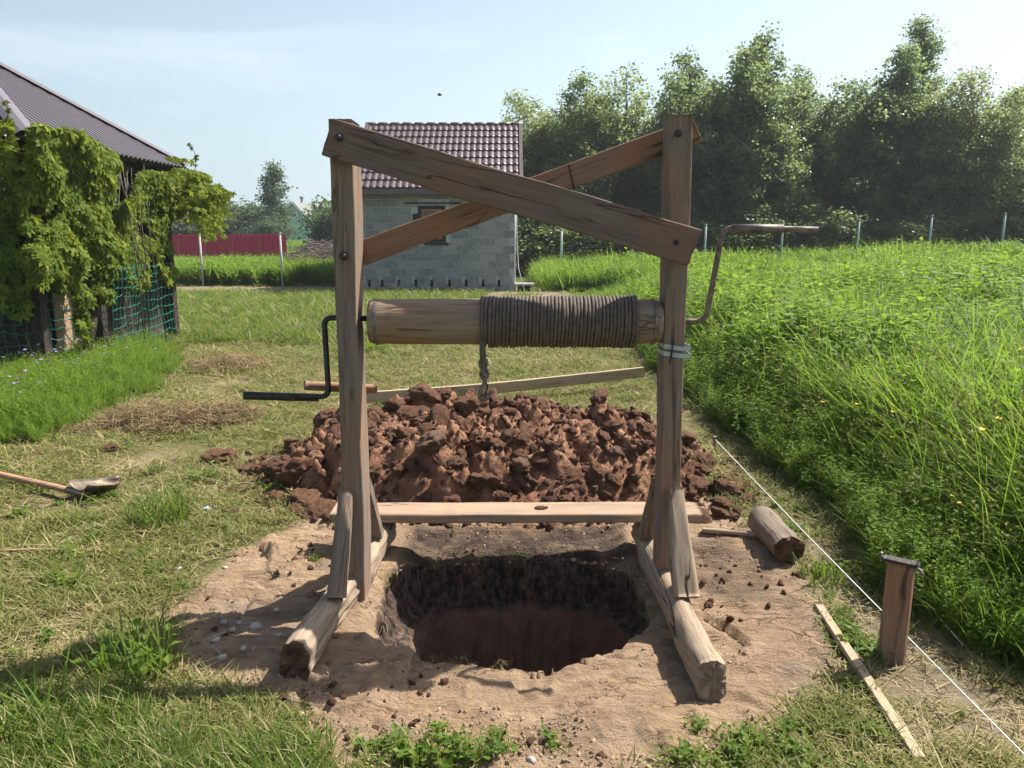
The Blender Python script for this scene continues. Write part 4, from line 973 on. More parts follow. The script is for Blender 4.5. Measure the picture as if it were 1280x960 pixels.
def dir_mats(N_, D_):
    """rows->columns: x axis = D (tip direction), z axis = N"""
    N_ = N_ / np.linalg.norm(N_, axis=1)[:, None]; D_ = D_ - N_ * (D_ * N_).sum(1)[:, None]; D_ = D_ / (np.linalg.norm(D_, axis=1)[:, None] + 1e-9)
    Y_ = np.cross(N_, D_); return np.stack([D_, Y_, N_], -1)
def vine_thing(label, P, Nrm, size, nobj=300, group=None, seed=1, tint=None):
    r_ = np.random.default_rng(seed); n = len(P)
    Nn = Nrm + r_.normal(0, .42, (n, 3)); D = np.array([0, 0, -1.0]) + r_.normal(0, .45, (n, 3)) + Nrm * .25
    Ms = dir_mats(Nn, D); sc = size * r_.uniform(.6, 1.25, n)
    o = thing('creeper_vine', tuple(P.mean(0) * (1, 1, 0)), label, 'vine', group)
    # the leaves that show largest are objects of their own
    dist = np.linalg.norm(P - np.array([0, 0, EYE]), axis=1) - 2.2 * (P @ np.array([.25, -.1, .0])) * .1
    vis = np.argsort(-(sc / dist) + r_.uniform(0, .004, n))[:nobj]; mask = np.ones(n, bool); mask[vis] = False
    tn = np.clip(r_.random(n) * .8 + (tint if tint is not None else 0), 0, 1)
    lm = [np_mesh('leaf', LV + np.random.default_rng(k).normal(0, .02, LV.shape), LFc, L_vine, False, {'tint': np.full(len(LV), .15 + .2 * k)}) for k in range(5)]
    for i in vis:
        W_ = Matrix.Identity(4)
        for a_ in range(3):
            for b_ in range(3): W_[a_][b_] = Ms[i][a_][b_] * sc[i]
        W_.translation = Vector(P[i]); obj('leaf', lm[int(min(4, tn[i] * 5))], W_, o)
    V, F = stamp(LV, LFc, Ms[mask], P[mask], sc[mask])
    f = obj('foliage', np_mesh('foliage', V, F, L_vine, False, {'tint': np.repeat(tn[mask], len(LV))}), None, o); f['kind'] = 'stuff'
    return o
r_ = np.random.default_rng(77)
def curtain(n, s0, s1, pos, nrm, ztop, zbot, thick, seed):
    """leaf points hanging on a line pos(s) with outward normal"""
    r = np.random.default_rng(seed); out = []; s = r.uniform(s0, s1, n)
    zb = zbot(s); zt = ztop(s); t = r.random(n) ** .85
    z = zb + (zt - zb) * t
    clump = fbm(s * 2.3, z * 2.3, 0, seed, 3); cl2 = fbm(s * 6, z * 6, 2, seed, 2)
    keep = (clump + .5 * cl2 > -.36) | (t > .7)
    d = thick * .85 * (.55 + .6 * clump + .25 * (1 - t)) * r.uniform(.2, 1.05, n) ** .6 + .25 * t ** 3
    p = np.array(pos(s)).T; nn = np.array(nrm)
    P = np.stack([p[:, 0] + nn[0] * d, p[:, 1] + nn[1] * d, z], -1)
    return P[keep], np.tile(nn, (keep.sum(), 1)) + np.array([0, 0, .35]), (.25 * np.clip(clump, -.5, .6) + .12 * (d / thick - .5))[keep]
stepf = lambda a, b, x: sstep(a, b, x)
# +x face of the pavilion
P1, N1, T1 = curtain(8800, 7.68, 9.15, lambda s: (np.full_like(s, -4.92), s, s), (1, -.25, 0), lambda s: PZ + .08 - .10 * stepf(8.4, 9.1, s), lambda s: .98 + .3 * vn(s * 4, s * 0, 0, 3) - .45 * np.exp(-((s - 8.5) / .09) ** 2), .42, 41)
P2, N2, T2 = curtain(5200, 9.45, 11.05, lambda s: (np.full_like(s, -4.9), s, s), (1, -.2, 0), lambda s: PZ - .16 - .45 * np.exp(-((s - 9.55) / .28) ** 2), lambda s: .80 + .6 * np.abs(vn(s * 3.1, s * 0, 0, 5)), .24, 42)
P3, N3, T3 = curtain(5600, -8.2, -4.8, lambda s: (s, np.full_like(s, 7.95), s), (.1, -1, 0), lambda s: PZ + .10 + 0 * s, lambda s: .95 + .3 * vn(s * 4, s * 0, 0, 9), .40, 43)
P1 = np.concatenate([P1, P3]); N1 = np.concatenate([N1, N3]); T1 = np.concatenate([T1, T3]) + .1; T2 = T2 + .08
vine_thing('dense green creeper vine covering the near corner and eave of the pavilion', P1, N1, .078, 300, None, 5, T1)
vine_thing('green creeper vine hanging on the far half of the pavilion right of the dark gap', P2, N2, .072, 290, None, 6, T2)
# hanging bough beyond the far corner
n = 3800; r3 = np.random.default_rng(8); t = r3.random(n)
cx = -5.0 + .82 * t; top = PZ - .10 + .22 * np.sin(np.minimum(t * 1.25, 1) * 3.1) - .30 * t ** 3; bot = PZ - .68 - .15 * vn(t * 6, t * 0, 0, 3) - .42 * np.exp(-((t - .80) / .09) ** 2) + .50 * sstep(.85, 1, t)
z = bot + (top - bot) * r3.random(n) ** .8; y = 11.35 + r3.normal(0, .22, n)
P4 = np.stack([cx, y, z], -1); k4 = fbm(cx * 4, z * 4, 0, 6, 3) > -.28; P4 = P4[k4]
vine_thing('yellow green creeper bough drooping beyond the far corner of the pavilion', P4, np.tile(np.array([.35, -.8, .5]), (len(P4), 1)), .068, 260, None, 7, np.full(len(P4), .18))
# thin climbing shoots above the vines
for (pts_, lab) in (([at(243, 215, 11.2), at(246, 197, 11.2), at(240, 185, 11.2), at(236, 180, 11.25)], 'thin curling vine shoot rising above the drooping creeper bough'),
                    ([at(-5, 160, 7.7), at(8, 150, 7.7), at(12, 138, 7.7), at(6, 128, 7.75)], 'leafy vine shoot rising over the roof edge at the left')):
    o = thing('vine_shoot', pts_[0], lab, 'vine'); obj('stem', tubes_mesh('stem', [(pts_, .005)], M['bark'], 5), Matrix.Identity(4), o)
    for q, p_ in enumerate(pts_[1:]):
        for w_ in (0, 1):
            Mx = dir_mats(np.array([[r3.normal(0, .5), -1, .4]]), np.array([[r3.normal(0, 1), 0, -.4 + .5 * w_]]))[0]
            W_ = Matrix.Identity(4); sc_ = .085 if q < 1 else .05
            if pts_[0].x < -5: sc_ *= 1.1
            for a_ in range(3):
                for b_ in range(3): W_[a_][b_] = Mx[a_][b_] * sc_
            W_.translation = p_; obj('leaf', bpy.data.meshes['leaf'], W_, o)
# bare hanging stems
stp = []
for k in range(20):
    s = r3.uniform(8.0, 10.4); x = -4.78 + r3.normal(0, .06); z1 = PZ - r3.uniform(0, .3); z0 = r3.uniform(.1, .9)
    stp.append(([(x, s, z1), (x + r3.normal(0, .08), s + r3.normal(0, .1), (z0 + z1) / 2), (x + r3.normal(0, .1), s + r3.normal(0, .15), z0)], .006))
o = obj('vine_stems', tubes_mesh('vine_stems', stp, M['bark'], 5)); tag(o, 'thin bare creeper stems hanging along the pavilion wall', 'stems', None, 'stuff')

# ------------------------------------------------------------------ trees
lt = np.array([(0, 0, 0), (.5, .42, .06), (1, 0, -.08), (.5, -.42, .06)]); ltf = np.array([(0, 1, 2), (0, 2, 3)])
def make_tree(seed, H, Rr, stems, leaf, mat, bark, n_leaf, base=.12, cone=0., dens=1.0, lean=.1, sig=.17):
    r = np.random.default_rng(seed); paths = []; C = []; Wt = []
    for s in range(stems):
        a_ = r.uniform(0, 6.28); off = Rr * .62 * math.sqrt(r.random()) if stems > 1 else 0; h = H * (1 if s == 0 else r.uniform(.74, 1.0) * (1 - .16 * off / Rr))
        p0 = np.array([math.cos(a_) * off * .25, math.sin(a_) * off * .25, 0]); p1 = np.array([math.cos(a_) * off, math.sin(a_) * off, h])
        def st(t): return p0 + (p1 - p0) * np.array([t ** 1.3, t ** 1.3, t]) + np.array([.12 * math.sin(t * 7 + s), .12 * math.cos(t * 6 + s), 0]) * t
        pts = [st(t) for t in np.linspace(0, 1, 9)]
        r0_ = .012 * h * (.9 if stems > 1 else 1.2); paths.append((pts, [max(.008, r0_ * (1 - .93 * t)) for t in np.linspace(0, 1, 9)]))
        nb = int(h * 5.2 * dens)
        for k in range(nb):
            t = base + (1 - base) * (k + r.random()) / nb; p = st(t); az_ = r.uniform(0, 6.28)
            L = (Rr * (.80 if stems > 1 else 1.0)) * ((1 - t) ** (.55 + .5 * cone) * .95 + .10) * r.uniform(.55, 1.1) * min(1, .55 + t * 2); L = max(L, .22)
            el = r.uniform(.25, .95) if not cone else r.uniform(-.15, .45)
            d = np.array([math.cos(az_) * math.cos(el), math.sin(az_) * math.cos(el), math.sin(el)])
            q = p + d * L; mid = p + d * L * .5 + np.array([0, 0, .06 * L]); paths.append(([p, mid, q], [max(.006, .011 * L), max(.005, .007 * L), .003]))
            m_ = max(2, int(L / .22))
            for w in range(m_):
                f = (w + 1) / m_ * .85 + .15; c = p + d * L * f + r.normal(0, .10 + .08 * L, 3) * np.array([1, 1, .7]); C.append(c); Wt.append(.4 + f)
    C = np.array(C); Wt = np.array(Wt); idx = r.choice(len(C), n_leaf, p=Wt / Wt.sum())
    g = r.normal(0, 1, (n_leaf, 3)); P = C[idx] + g * sig * np.array([1, 1, .85]); P[:, 2] = np.maximum(P[:, 2], .12)
    Ms = eul_mats(r.normal(0, .9, n_leaf), r.normal(.3, .7, n_leaf), r.uniform(0, 6.28, n_leaf)); sc = leaf * r.uniform(.6, 1.35, n_leaf)
    V, F = stamp(lt, ltf, Ms, P, sc)
    tint = np.clip(r.random(n_leaf) * .7 + .3 * _cl(idx, len(C), r), 0, 1)
    return np_mesh('crown', V, F, mat, False, {'tint': np.repeat(tint, 4)}), tubes_mesh('trunk', paths, bark, 5, False)
def _cl(idx, n, r): return r.random(n)[idx]
TV = {
    'birch': make_tree(1, 8.0, 2.3, 5, .112, L_tree[0], M['bark'], 34000, .08),
    'willow': make_tree(2, 7.5, 2.6, 7, .105, L_tree[1], M['bark'], 36000, .04),
    'alder': make_tree(3, 8.0, 2.5, 6, .12, L_tree[2], M['bark'], 38000, .05),
    'aspen': make_tree(4, 8.0, 2.0, 3, .105, L_tree[0], M['bark_pale'], 30000, .10),
    'larch': make_tree(5, 9.5, 1.5, 1, .085, L_tree[2], M['bark'], 20000, .08, 1.0, 1.9),
    'bush': make_tree(6, 3.2, 1.7, 8, .085, L_tree[1], M['bark'], 16000, .02),
    'darkbush': make_tree(7, 3.4, 1.8, 9, .10, L_tree[2], M['bark'], 18000, .02),
}
TH = {'birch': 8.0, 'willow': 7.5, 'alder': 8.0, 'aspen': 8.0, 'larch': 9.5, 'bush': 3.2, 'darkbush': 3.4}
def tree(name, kind, px, top, Y, wf, label, group, rz, cat='tree', mat=None):
    p = at(px, top, Y); z = gzs(p.x, Y); h = p.z - z; s = h / (TH[kind] * 1.0)
    o = thing(name, (p.x, Y, z), label, cat, group); W_ = WM[o.name] @ Matrix.Rotation(rz, 4, 'Z') @ Matrix.Diagonal((s * wf * 1.36, s * wf * 1.36, s, 1))
    cm, tm = TV[kind]
    c_ = obj('crown', cm, W_, o); obj('trunk', tm, W_, o)
    return o
G1 = 'trees beyond the field fence'
tree('broadleaf_tree', 'willow', 640, 150, 34.5, .55, 'small slim tree just right of the house roof, furthest left of the wood', G1, .3)
tree('broadleaf_tree', 'willow', 668, 118, 31.5, .85, 'pale green bushy tree right of the house roof', G1, .8)
tree('broadleaf_tree', 'birch', 712, 106, 32, .85, 'light green tree with a pointed tip above the scarf joint of the rear brace', G1, 2.0)
tree('broadleaf_tree', 'willow', 768, 99, 33, .95, 'silvery green round topped tree between the pointed light tree and the right post', G1, 3.4)
tree('broadleaf_tree', 'birch', 822, 102, 32.5, .8, 'silvery green tree whose crown shows directly left of the right post top', G1, 4.0)
tree('broadleaf_tree', 'alder', 868, 66, 31, .72, 'dark green tall tree directly behind the top of the right post', G1, 1.1)
tree('broadleaf_tree', 'alder', 918, 52, 31, .80, 'dark green tree with the highest rounded top right of the post', G1, 5.2)
tree('broadleaf_tree', 'birch', 975, 70, 30, .85, 'bright green leafy tree above the grip of the right crank', G1, .5)
tree('broadleaf_tree', 'aspen', 1028, 90, 32, .8, 'thin open crowned tree in the notch between two fuller trees', G1, 2.6)
tree('broadleaf_tree', 'birch', 1082, 64, 31, .85, 'full dark green tree left of the conical spire tree', G1, 3.1)
tree('broadleaf_tree', 'alder', 1118, 70, 30.5, .7, 'full green tree under the left side of the conical spire tree', G1, .2)
tree('conical_tree', 'larch', 1161, 28, 32.5, .95, 'tall conical tree with a pointed spire rising above the whole wood', None, .9)
tree('broadleaf_tree', 'willow', 1185, 95, 30, .75, 'lower olive green tree in front of the conical spire tree', G1, 4.4)
tree('broadleaf_tree', 'willow', 1238, 100, 29.5, .85, 'feathery green tree right of the conical spire tree with sky through its crown', G1, 1.9)
tree('broadleaf_tree', 'birch', 1300, 118, 29.5, .8, 'green tree cut by the right edge of the picture', G1, 5.5)
for k, (px, tp) in enumerate(((1380, 80), (1470, 60), (1570, 90))): tree('broadleaf_tree', 'alder', px, tp, 31, .9, 'green tree of the wood outside the right of the picture', 'trees outside the frame', k * 1.3)
# second row closes the wood
for k in range(13):
    px = 668 + k * 52
    tree('broadleaf_tree', ('alder', 'birch')[k % 2], px, 150 - 2.2 * k + 14 * math.sin(k * 2.1), 35.5, 1.05, 'dark green tree in the back row filling the wood behind the front trees', 'back row of trees in the wood', k * .9)
# undergrowth behind the fence
for k in range(22):
    px = 650 + k * 36
    tree('bush', 'darkbush', px, 268 + 9 * math.sin(k * 1.7), 29.6 + .8 * math.sin(k * 2.3), 1.6, 'dark leafy bush of the undergrowth between the fence and the trees', 'bushes between fence and trees', k * 1.1, 'bush')
for m_ in (L_tree[3],):
    cm, tm = make_tree(12, 9, 1.5, 1, .20, m_, M['bark_pale'], 7000, .12, 0, 1.3, sig=.30); TV['farbirch'] = (cm, tm); TH['farbirch'] = 9.0
    cm, tm = make_tree(13, 4, 2.2, 8, .20, m_, M['bark'], 8000, .02, sig=.3); TV['farbush'] = (cm, tm); TH['farbush'] = 4.0
tree('birch_tree', 'farbirch', 340, 208, 58, .95, 'slender distant birch standing left of the mint green house', None, 0)
for (px, tp, Y, wf, lab) in ((283, 248, 60, 1.25, 'rounded distant bush with the highest top left of the slender birch'), (310, 262, 62, 1.3, 'low rounded distant bush between the taller bush and the slender birch'), (328, 272, 56, .9, 'dark rounded bush at the foot of the slender birch'),
                             (240, 268, 58, 1.5, 'distant bush seen under the drooping creeper bough'), (414, 270, 44, .6, 'bright green bush left of the left post, right of the mint house'), (424, 256, 46, .9, 'bright green bush partly behind the left post'), (200, 262, 60, 1.5, 'distant bush half hidden by the creeper'), (150, 258, 60, 1.5, 'distant bush behind the pavilion'), (430, 262, 44, 1.2, 'green bush between the left post and the block house')):
    tree('bush', 'farbush', px, tp, Y, wf, lab, 'distant bushes on the left', px * .1, 'bush')
# distant wood strip
V = []; r = np.random.default_rng(3); n = 26000
ang = r.uniform(-1.0, .9, n); dist = r.uniform(130, 150, n); hh = 5 + 2.5 * fbm(ang * 25, ang * 0, 0, 2, 4); z = hh * r.random(n) ** .7
P = np.stack([np.sin(ang) * dist, np.cos(ang) * dist, z], -1)
V, F = stamp(lt, ltf, eul_mats(r.normal(0, .9, n), r.normal(0, .7, n), r.uniform(0, 6, n)), P, .9 * r.uniform(.6, 1.3, n))
tag(obj('distant_woods', np_mesh('distant_woods', V, F, L_tree[3], False, {'tint': np.repeat(r.random(n), 4)})), 'far off woods along the horizon', 'woods', None, 'stuff')
# brushwood heap
r = np.random.default_rng(21); paths = []
M['brush'] = plain('dry_brushwood', (.13, .085, .085), (.27, .20, .19), 6, .9)
bc = at(392, 318, 27.5)
for k in range(420):
    x = bc.x + r.normal(0, 1.15); y = 27.5 + r.normal(0, .7); h = max(.05, 1.15 * math.exp(-((x - bc.x - .3) / 1.5) ** 2)) * r.random() ** .6
    a_ = r.uniform(-.5, .5) + (math.pi if r.random() < .4 else 0); L = r.uniform(.4, 1.1); e = r.normal(-.05, .35)
    d = Vector((math.cos(a_) * math.cos(e), math.sin(a_) * math.cos(e), math.sin(e))); p = Vector((x, y, h))
    paths.append(([p - d * L * .5, p + Vector((0, 0, .05)), p + d * L * .5], [.014, .010, .004]))
tag(obj('brushwood_heap', tubes_mesh('brushwood_heap', paths, M['brush'], 4)), 'heap of dry purplish brushwood before the end of the crimson fence', 'brushwood', None, 'stuff')
# bird
B = at(549.5, 118.5, 30); V, F = ico(2); V = V * np.array([.085, .04, .045])
BD = obj('bird', np_mesh('bird', V, F, M['darkwood'], True), Matrix.Translation(B)); tag(BD, 'tiny dark bird flying high in the sky above the block house', 'bird')
wg = [(-.02, 0, .01), (.03, 0, .01), (.02, .13, .05), (-.03, .11, .04), (.02, -.13, .05), (-.03, -.11, .04)]
o = obj('wing', py_mesh('wing', wg, [(0, 1, 2, 3), (1, 0, 5, 4)], M['darkwood'], False), WM[BD.name], BD)

# ------------------------------------------------------------------ grass, weeds, hay: source clumps
GR = {
    'lawn': leafmat('lawn_blade', ((.095, .12, .03), (.18, .19, .055), (.33, .295, .12)), (.34, .42, .07), .34, .45),
    'lush': leafmat('lush_blade', ((.055, .110, .018), (.105, .175, .028), (.18, .23, .05)), (.32, .46, .04), .42, .40),
    'tall': leafmat('tall_blade', ((.065, .125, .022), (.125, .205, .032), (.22, .285, .06)), (.38, .58, .05), .50, .38),
    'weed': leafmat('weed_leaf', ((.055, .115, .020), (.120, .205, .030), (.225, .295, .05)), (.38, .56, .06), .48, .40),
    'dry': leafmat('dry_straw', ((.24, .185, .085), (.36, .29, .15), (.50, .43, .25)), (.42, .33, .15), .25, .55),
    'hay': leafmat('hay_straw', ((.17, .115, .06), (.27, .20, .11), (.42, .35, .20)), (.35, .26, .12), .2, .6),
}
def blades(seed, n, rad, h0, h1, w, lean, mat, segs=4, flat=0., head=0):
    r = np.random.default_rng(seed); a = r.uniform(0, 6.28, n); q = rad * np.sqrt(r.random(n)); bx, by = np.cos(a) * q, np.sin(a) * q
    H = r.uniform(h0, h1, n); da = r.uniform(0, 6.28, n); dx, dy = np.cos(da), np.sin(da); ln = lean * r.uniform(.2, 1.3, n); bend = r.uniform(.1, 1.0, n) * lean
    sx, sy = -dy, dx; V = np.zeros((n, segs + 1, 2, 3)); W_ = w * r.uniform(.6, 1.3, n)
    for k in range(segs + 1):
        t = k / segs; off = H * (ln * t + bend * t * t); zz = H * (t - .35 * bend * t * t * t) * (1 - flat)
        wd = W_ * (1 - t) ** .6 * (.6 + .8 * min(1, t * 3)) * .5 + .0003
        for s_, sg in enumerate((-1, 1)):
            V[:, k, s_, 0] = bx + dx * off + sx * wd * sg; V[:, k, s_, 1] = by + dy * off + sy * wd * sg; V[:, k, s_, 2] = zz - .01
    b = (np.arange(n) * (segs + 1) * 2)[:, None, None]; kk = (np.arange(segs) * 2)[None, :, None]
    F = (b + kk + np.array([0, 1, 3, 2])[None, None]).reshape(-1, 4)
    return V.reshape(-1, 3), F, np.repeat(r.random(n), (segs + 1) * 2)
def src(name, parts):
    """parts: list of (V, F quads, tint, mat) joined in one hidden-free source mesh (never linked to the scene)"""
    V = []; F = []; T = []; mi = []; b = 0; mats = []
    for (v, f, t, m_) in parts:
        if f.shape[1] == 3: f = np.concatenate([f, f[:, 2:3]], 1)
        V.append(v); F.append(f + b); T.append(t); b += len(v)
        if m_ not in mats: mats.append(m_)
        mi.append(np.full(len(f), mats.index(m_)))
    V = np.concatenate(V); F = np.concatenate(F); me = bpy.data.meshes.new(name)
    me.from_pydata(V.tolist(), [], [tuple(q) if q[2] != q[3] else tuple(q[:3]) for q in F.tolist()]); me.update()
    a_ = me.attributes.new('tint', 'FLOAT', 'POINT'); a_.data.foreach_set('value', np.concatenate(T).astype(np.float32))
    for m_ in mats: me.materials.append(m_)
    me.polygons.foreach_set('material_index', np.concatenate(mi).astype(np.int32)[:len(me.polygons)])
    return bpy.data.objects.new(name, me)
def leafy(seed, stems, H, rad, leaf, per, mat, wide=.42, spread=.5):
    r = np.random.default_rng(seed); P = []; Ms = []; S = []; sv = []; sf = []; b = 0
    lv = np.array([(0, 0, 0), (.45, wide, .08), (1, 0, -.10), (.45, -wide, .08)]); lf = np.array([(0, 1, 2, 3)])
    for s in range(stems):
        a = r.uniform(0, 6.28); q = rad * math.sqrt(r.random()); p0 = np.array([math.cos(a) * q, math.sin(a) * q, 0]); h = H * r.uniform(.6, 1.1); ln = np.array([math.cos(a), math.sin(a), 0]) * h * .28 * r.random()
        p1 = p0 + ln + np.array([0, 0, h]); wv = .004
        sv += [p0 + (wv, 0, 0), p0 - (wv, 0, 0), p1 - (wv * .4, 0, 0), p1 + (wv * .4, 0, 0)]; sf.append((b, b + 1, b + 2, b + 3)); b += 4
        for k in range(per):
            t = .18 + .82 * (k + r.random() * .6) / per; az_ = k * 2.4 + r.normal(0, .4); el = r.uniform(-.1, .8)
            d = np.array([math.cos(az_) * math.cos(el), math.sin(az_) * math.cos(el), math.sin(el)]); P.append(p0 + (p1 - p0) * t + d * leaf * spread * r.random())
            nrm = np.array([[-d[0] * math.tan(el * .6), -d[1] * math.tan(el * .6), 1.0]]) + r.normal(0, .25, (1, 3)); Ms.append(dir_mats(nrm, d[None])[0]); S.append(leaf * r.uniform(.6, 1.2) * (1.15 - .5 * t))
    V, F = stamp(lv, lf, np.array(Ms), np.array(P), np.array(S))
    return [(V, F, np.repeat(r.random(len(P)), 4), mat), (np.array(sv), np.array(sf), np.full(len(sv), .4), mat)]
def heads(seed, n, rad, h0, h1, mat):
    """flowering grass stalks with a loose seed head"""
    v1, f1, t1 = blades(seed, n, rad, h0 * .9, h1 * .9, .0032, .38, mat, 4); r = np.random.default_rng(seed); tips = v1.reshape(n, 5, 2, 3)[:, 4].mean(1)
    P = np.repeat(tips, 10, 0) + r.normal(0, 1, (n * 10, 3)) * np.array([.015, .015, .035]); k = len(P)
    V, F = stamp(np.array([(0, 0, 0), (.5, .22, 0), (1, 0, 0), (.5, -.22, 0)]), np.array([(0, 1, 2, 3)]), eul_mats(r.normal(0, 1, k), r.normal(0, 1, k), r.uniform(0, 6, k)), P, .016 * r.uniform(.6, 1.2, k))
    return [(v1, f1, t1, GR['tall']), (V, F, np.repeat(r.random(k) * .5, 4), GR['dry'])]
SRC = {}
for k in range(3):
    SRC['lawn%d' % k] = src('lawn_tuft', [(*blades(500 + k, 24, .085, .02, .055, .0040, .9, None), GR['lawn']), (*blades(520 + k, 14, .09, .015, .045, .0035, 1.3, None, 3, .4), GR['dry'])])
    SRC['straw%d' % k] = src('straw_tuft', [(*blades(540 + k, 18, .09, .03, .075, .0028, 1.5, None, 3, .8), GR['dry'])])
    SRC['lush%d' % k] = src('lush_tuft', [(*blades(560 + k, 26, .10, .06, .15, .0055, .7, None), GR['lush']), (*blades(570 + k, 3, .08, .10, .18, .004, .5, None), GR['dry'])])
    SRC['tall%d' % k] = src('tall_tuft', [(*blades(580 + k, 34, .16, .25, .78, .0085, .62, None, 6), GR['tall'])])
    SRC['far%d' % k] = src('far_tuft', [(*blades(600 + k, 34, .28, .30, .75, .016, .40, None, 4), GR['tall'])] + leafy(605 + k, 8, .6, .30, .095, 11, GR['weed']))
    SRC['weed%d' % k] = src('weed_clump', leafy(620 + k, 10, .62, .21, .070, 21, GR['weed'], .32))
    SRC['lowweed%d' % k] = src('low_weed', leafy(640 + k, 9, .07, .055, .038, 5, GR['lush'], .42, .9))
SRC['heads0'] = src('seed_heads', heads(660, 6, .16, .62, .98, None))
SRC['heads1'] = src('seed_heads', heads(661, 5, .18, .5, .9, None))
r = np.random.default_rng(2); M['yellow'] = plain('buttercup', (.75, .50, .02), (.85, .62, .04), 5, .5); M['violet'] = plain('violet_petal', (.28, .18, .50), (.36, .25, .58), 5, .5)
def flower(mat, h):
    v1, f1, t1 = blades(3, 3, .05, h * .8, h, .003, .3, None); tips = v1.reshape(3, 5, 2, 3)[:, 4].mean(1)
    V, F = stamp(np.array([(0, 0, 0), (.5, .35, .15), (1, 0, .3), (.5, -.35, .15)]), np.array([(0, 1, 2, 3)]), eul_mats(np.zeros(15), np.zeros(15), np.tile(np.arange(5) * 1.256, 3)), np.repeat(tips, 5, 0), np.full(15, .016))
    return [(v1, f1, t1, GR['tall']), (V, F, np.full(len(V), .5), mat)]
SRC['yellow0'] = src('buttercups', flower(M['yellow'], .62)); SRC['violet0'] = src('violet_flowers', flower(M['violet'], .45))
cr = bpy.data.objects.new('crumb_source', CS[0]); SRC['crumb0'] = cr; M['sandcrumb'] = plain('sand_crumb', (.30, .20, .13), (.45, .33, .23), 30, .95, .1)
for k in range(2): SRC['sandcrumb%d' % k] = bpy.data.objects.new('sand_crumb', np_mesh('sand_crumb', *chunk(260 + k, 1, 8, .9, .2), M['sandcrumb'], False))
SRC['crumb1'] = bpy.data.objects.new('crumb_source', CS[1])
def scatter(name, label, cat, items, parent=None):
    """items: (source key, points Nx3, euler Nx3, scale Nx3); one points mesh, copies placed by geometry nodes"""
    P = np.concatenate([i[1] for i in items]); E = np.concatenate([i[2] for i in items]); S = np.concatenate([i[3] for i in items]); I = np.concatenate([np.full(len(it[1]), q) for q, it in enumerate(items)])
    me = bpy.data.meshes.new(name); me.vertices.add(len(P)); me.vertices.foreach_set('co', P.astype(np.float32).ravel())
    a_ = me.attributes.new('rot', 'FLOAT_VECTOR', 'POINT'); a_.data.foreach_set('vector', E.astype(np.float32).ravel())
    a_ = me.attributes.new('scl', 'FLOAT_VECTOR', 'POINT'); a_.data.foreach_set('vector', S.astype(np.float32).ravel())
    a_ = me.attributes.new('idx', 'INT', 'POINT'); a_.data.foreach_set('value', I.astype(np.int32))
    o = obj(name, me, None, parent); tag(o, label, cat, None, 'stuff')
    g = bpy.data.node_groups.new(name, 'GeometryNodeTree'); g.interface.new_socket('Geometry', in_out='INPUT', socket_type='NodeSocketGeometry'); g.interface.new_socket('Geometry', in_out='OUTPUT', socket_type='NodeSocketGeometry')
    gi = g.nodes.new('NodeGroupInput'); go = g.nodes.new('NodeGroupOutput'); jn = g.nodes.new('GeometryNodeJoinGeometry')
    na = lambda n_, t_: (lambda x: (setattr(x, 'data_type', t_), x.inputs.__getitem__('Name').__setattr__('default_value', n_), x)[2])(g.nodes.new('GeometryNodeInputNamedAttribute'))
    rot = na('rot', 'FLOAT_VECTOR'); sc = na('scl', 'FLOAT_VECTOR'); ix = na('idx', 'INT')
    sock = lambda n_: [s for s in n_.outputs if s.enabled and s.name == 'Attribute'][0]
    er = g.nodes.new('FunctionNodeEulerToRotation'); g.links.new(sock(rot), er.inputs[0])
    for q, it in enumerate(items):
        cmp_ = g.nodes.new('FunctionNodeCompare'); cmp_.data_type = 'INT'; cmp_.operation = 'EQUAL'
        ins = [s for s in cmp_.inputs if s.enabled]; g.links.new(sock(ix), ins[0]); ins[1].default_value = q
        oi = g.nodes.new('GeometryNodeObjectInfo'); oi.inputs['Object'].default_value = SRC[it[0]]; oi.inputs['As Instance'].default_value = True
        ip = g.nodes.new('GeometryNodeInstanceOnPoints'); g.links.new(gi.outputs[0], ip.inputs['Points']); g.links.new(cmp_.outputs[0], ip.inputs['Selection'])
        g.links.new(oi.outputs['Geometry'], ip.inputs['Instance']); g.links.new(er.outputs[0], ip.inputs['Rotation']); g.links.new(sock(sc), ip.inputs['Scale']); g.links.new(ip.outputs[0], jn.inputs[0])
    g.links.new(jn.outputs[0], go.inputs[0]); md = o.modifiers.new('scatter', 'NODES'); md.node_group = g
    return o
def sample(n, y0, y1, seed, pw=1.0, xl=-.86, xr=.86, pad=.6):
    """points thinning with distance inside the widened view"""
    r = np.random.default_rng(seed); t = r.random(n); y = y0 * (y1 / y0) ** t if pw == 1 else (y0 ** .5 + (y1 ** .5 - y0 ** .5) * t) ** 2
    x = r.uniform(xl, xr, n) * y + r.uniform(-pad, pad, n); return x, y, r
def item(key, x, y, r, s, grow=.45, y0=3.0, tilt=.12, dz=0.0, hs=None):
    n = len(x); g_ = np.maximum(1, (np.hypot(x, y) / y0)) ** grow; sc = s * r.uniform(.7, 1.3, n)
    P = np.stack([x, y, gz(x, y) + dz], -1); E = np.stack([r.normal(0, tilt, n), r.normal(0, tilt, n), r.uniform(0, 6.28, n)], -1)
    h_ = sc if hs is None else sc * hs
    return (key, P, E, np.stack([sc * g_, sc * g_, h_ * np.maximum(1, g_ ** .3)], -1))
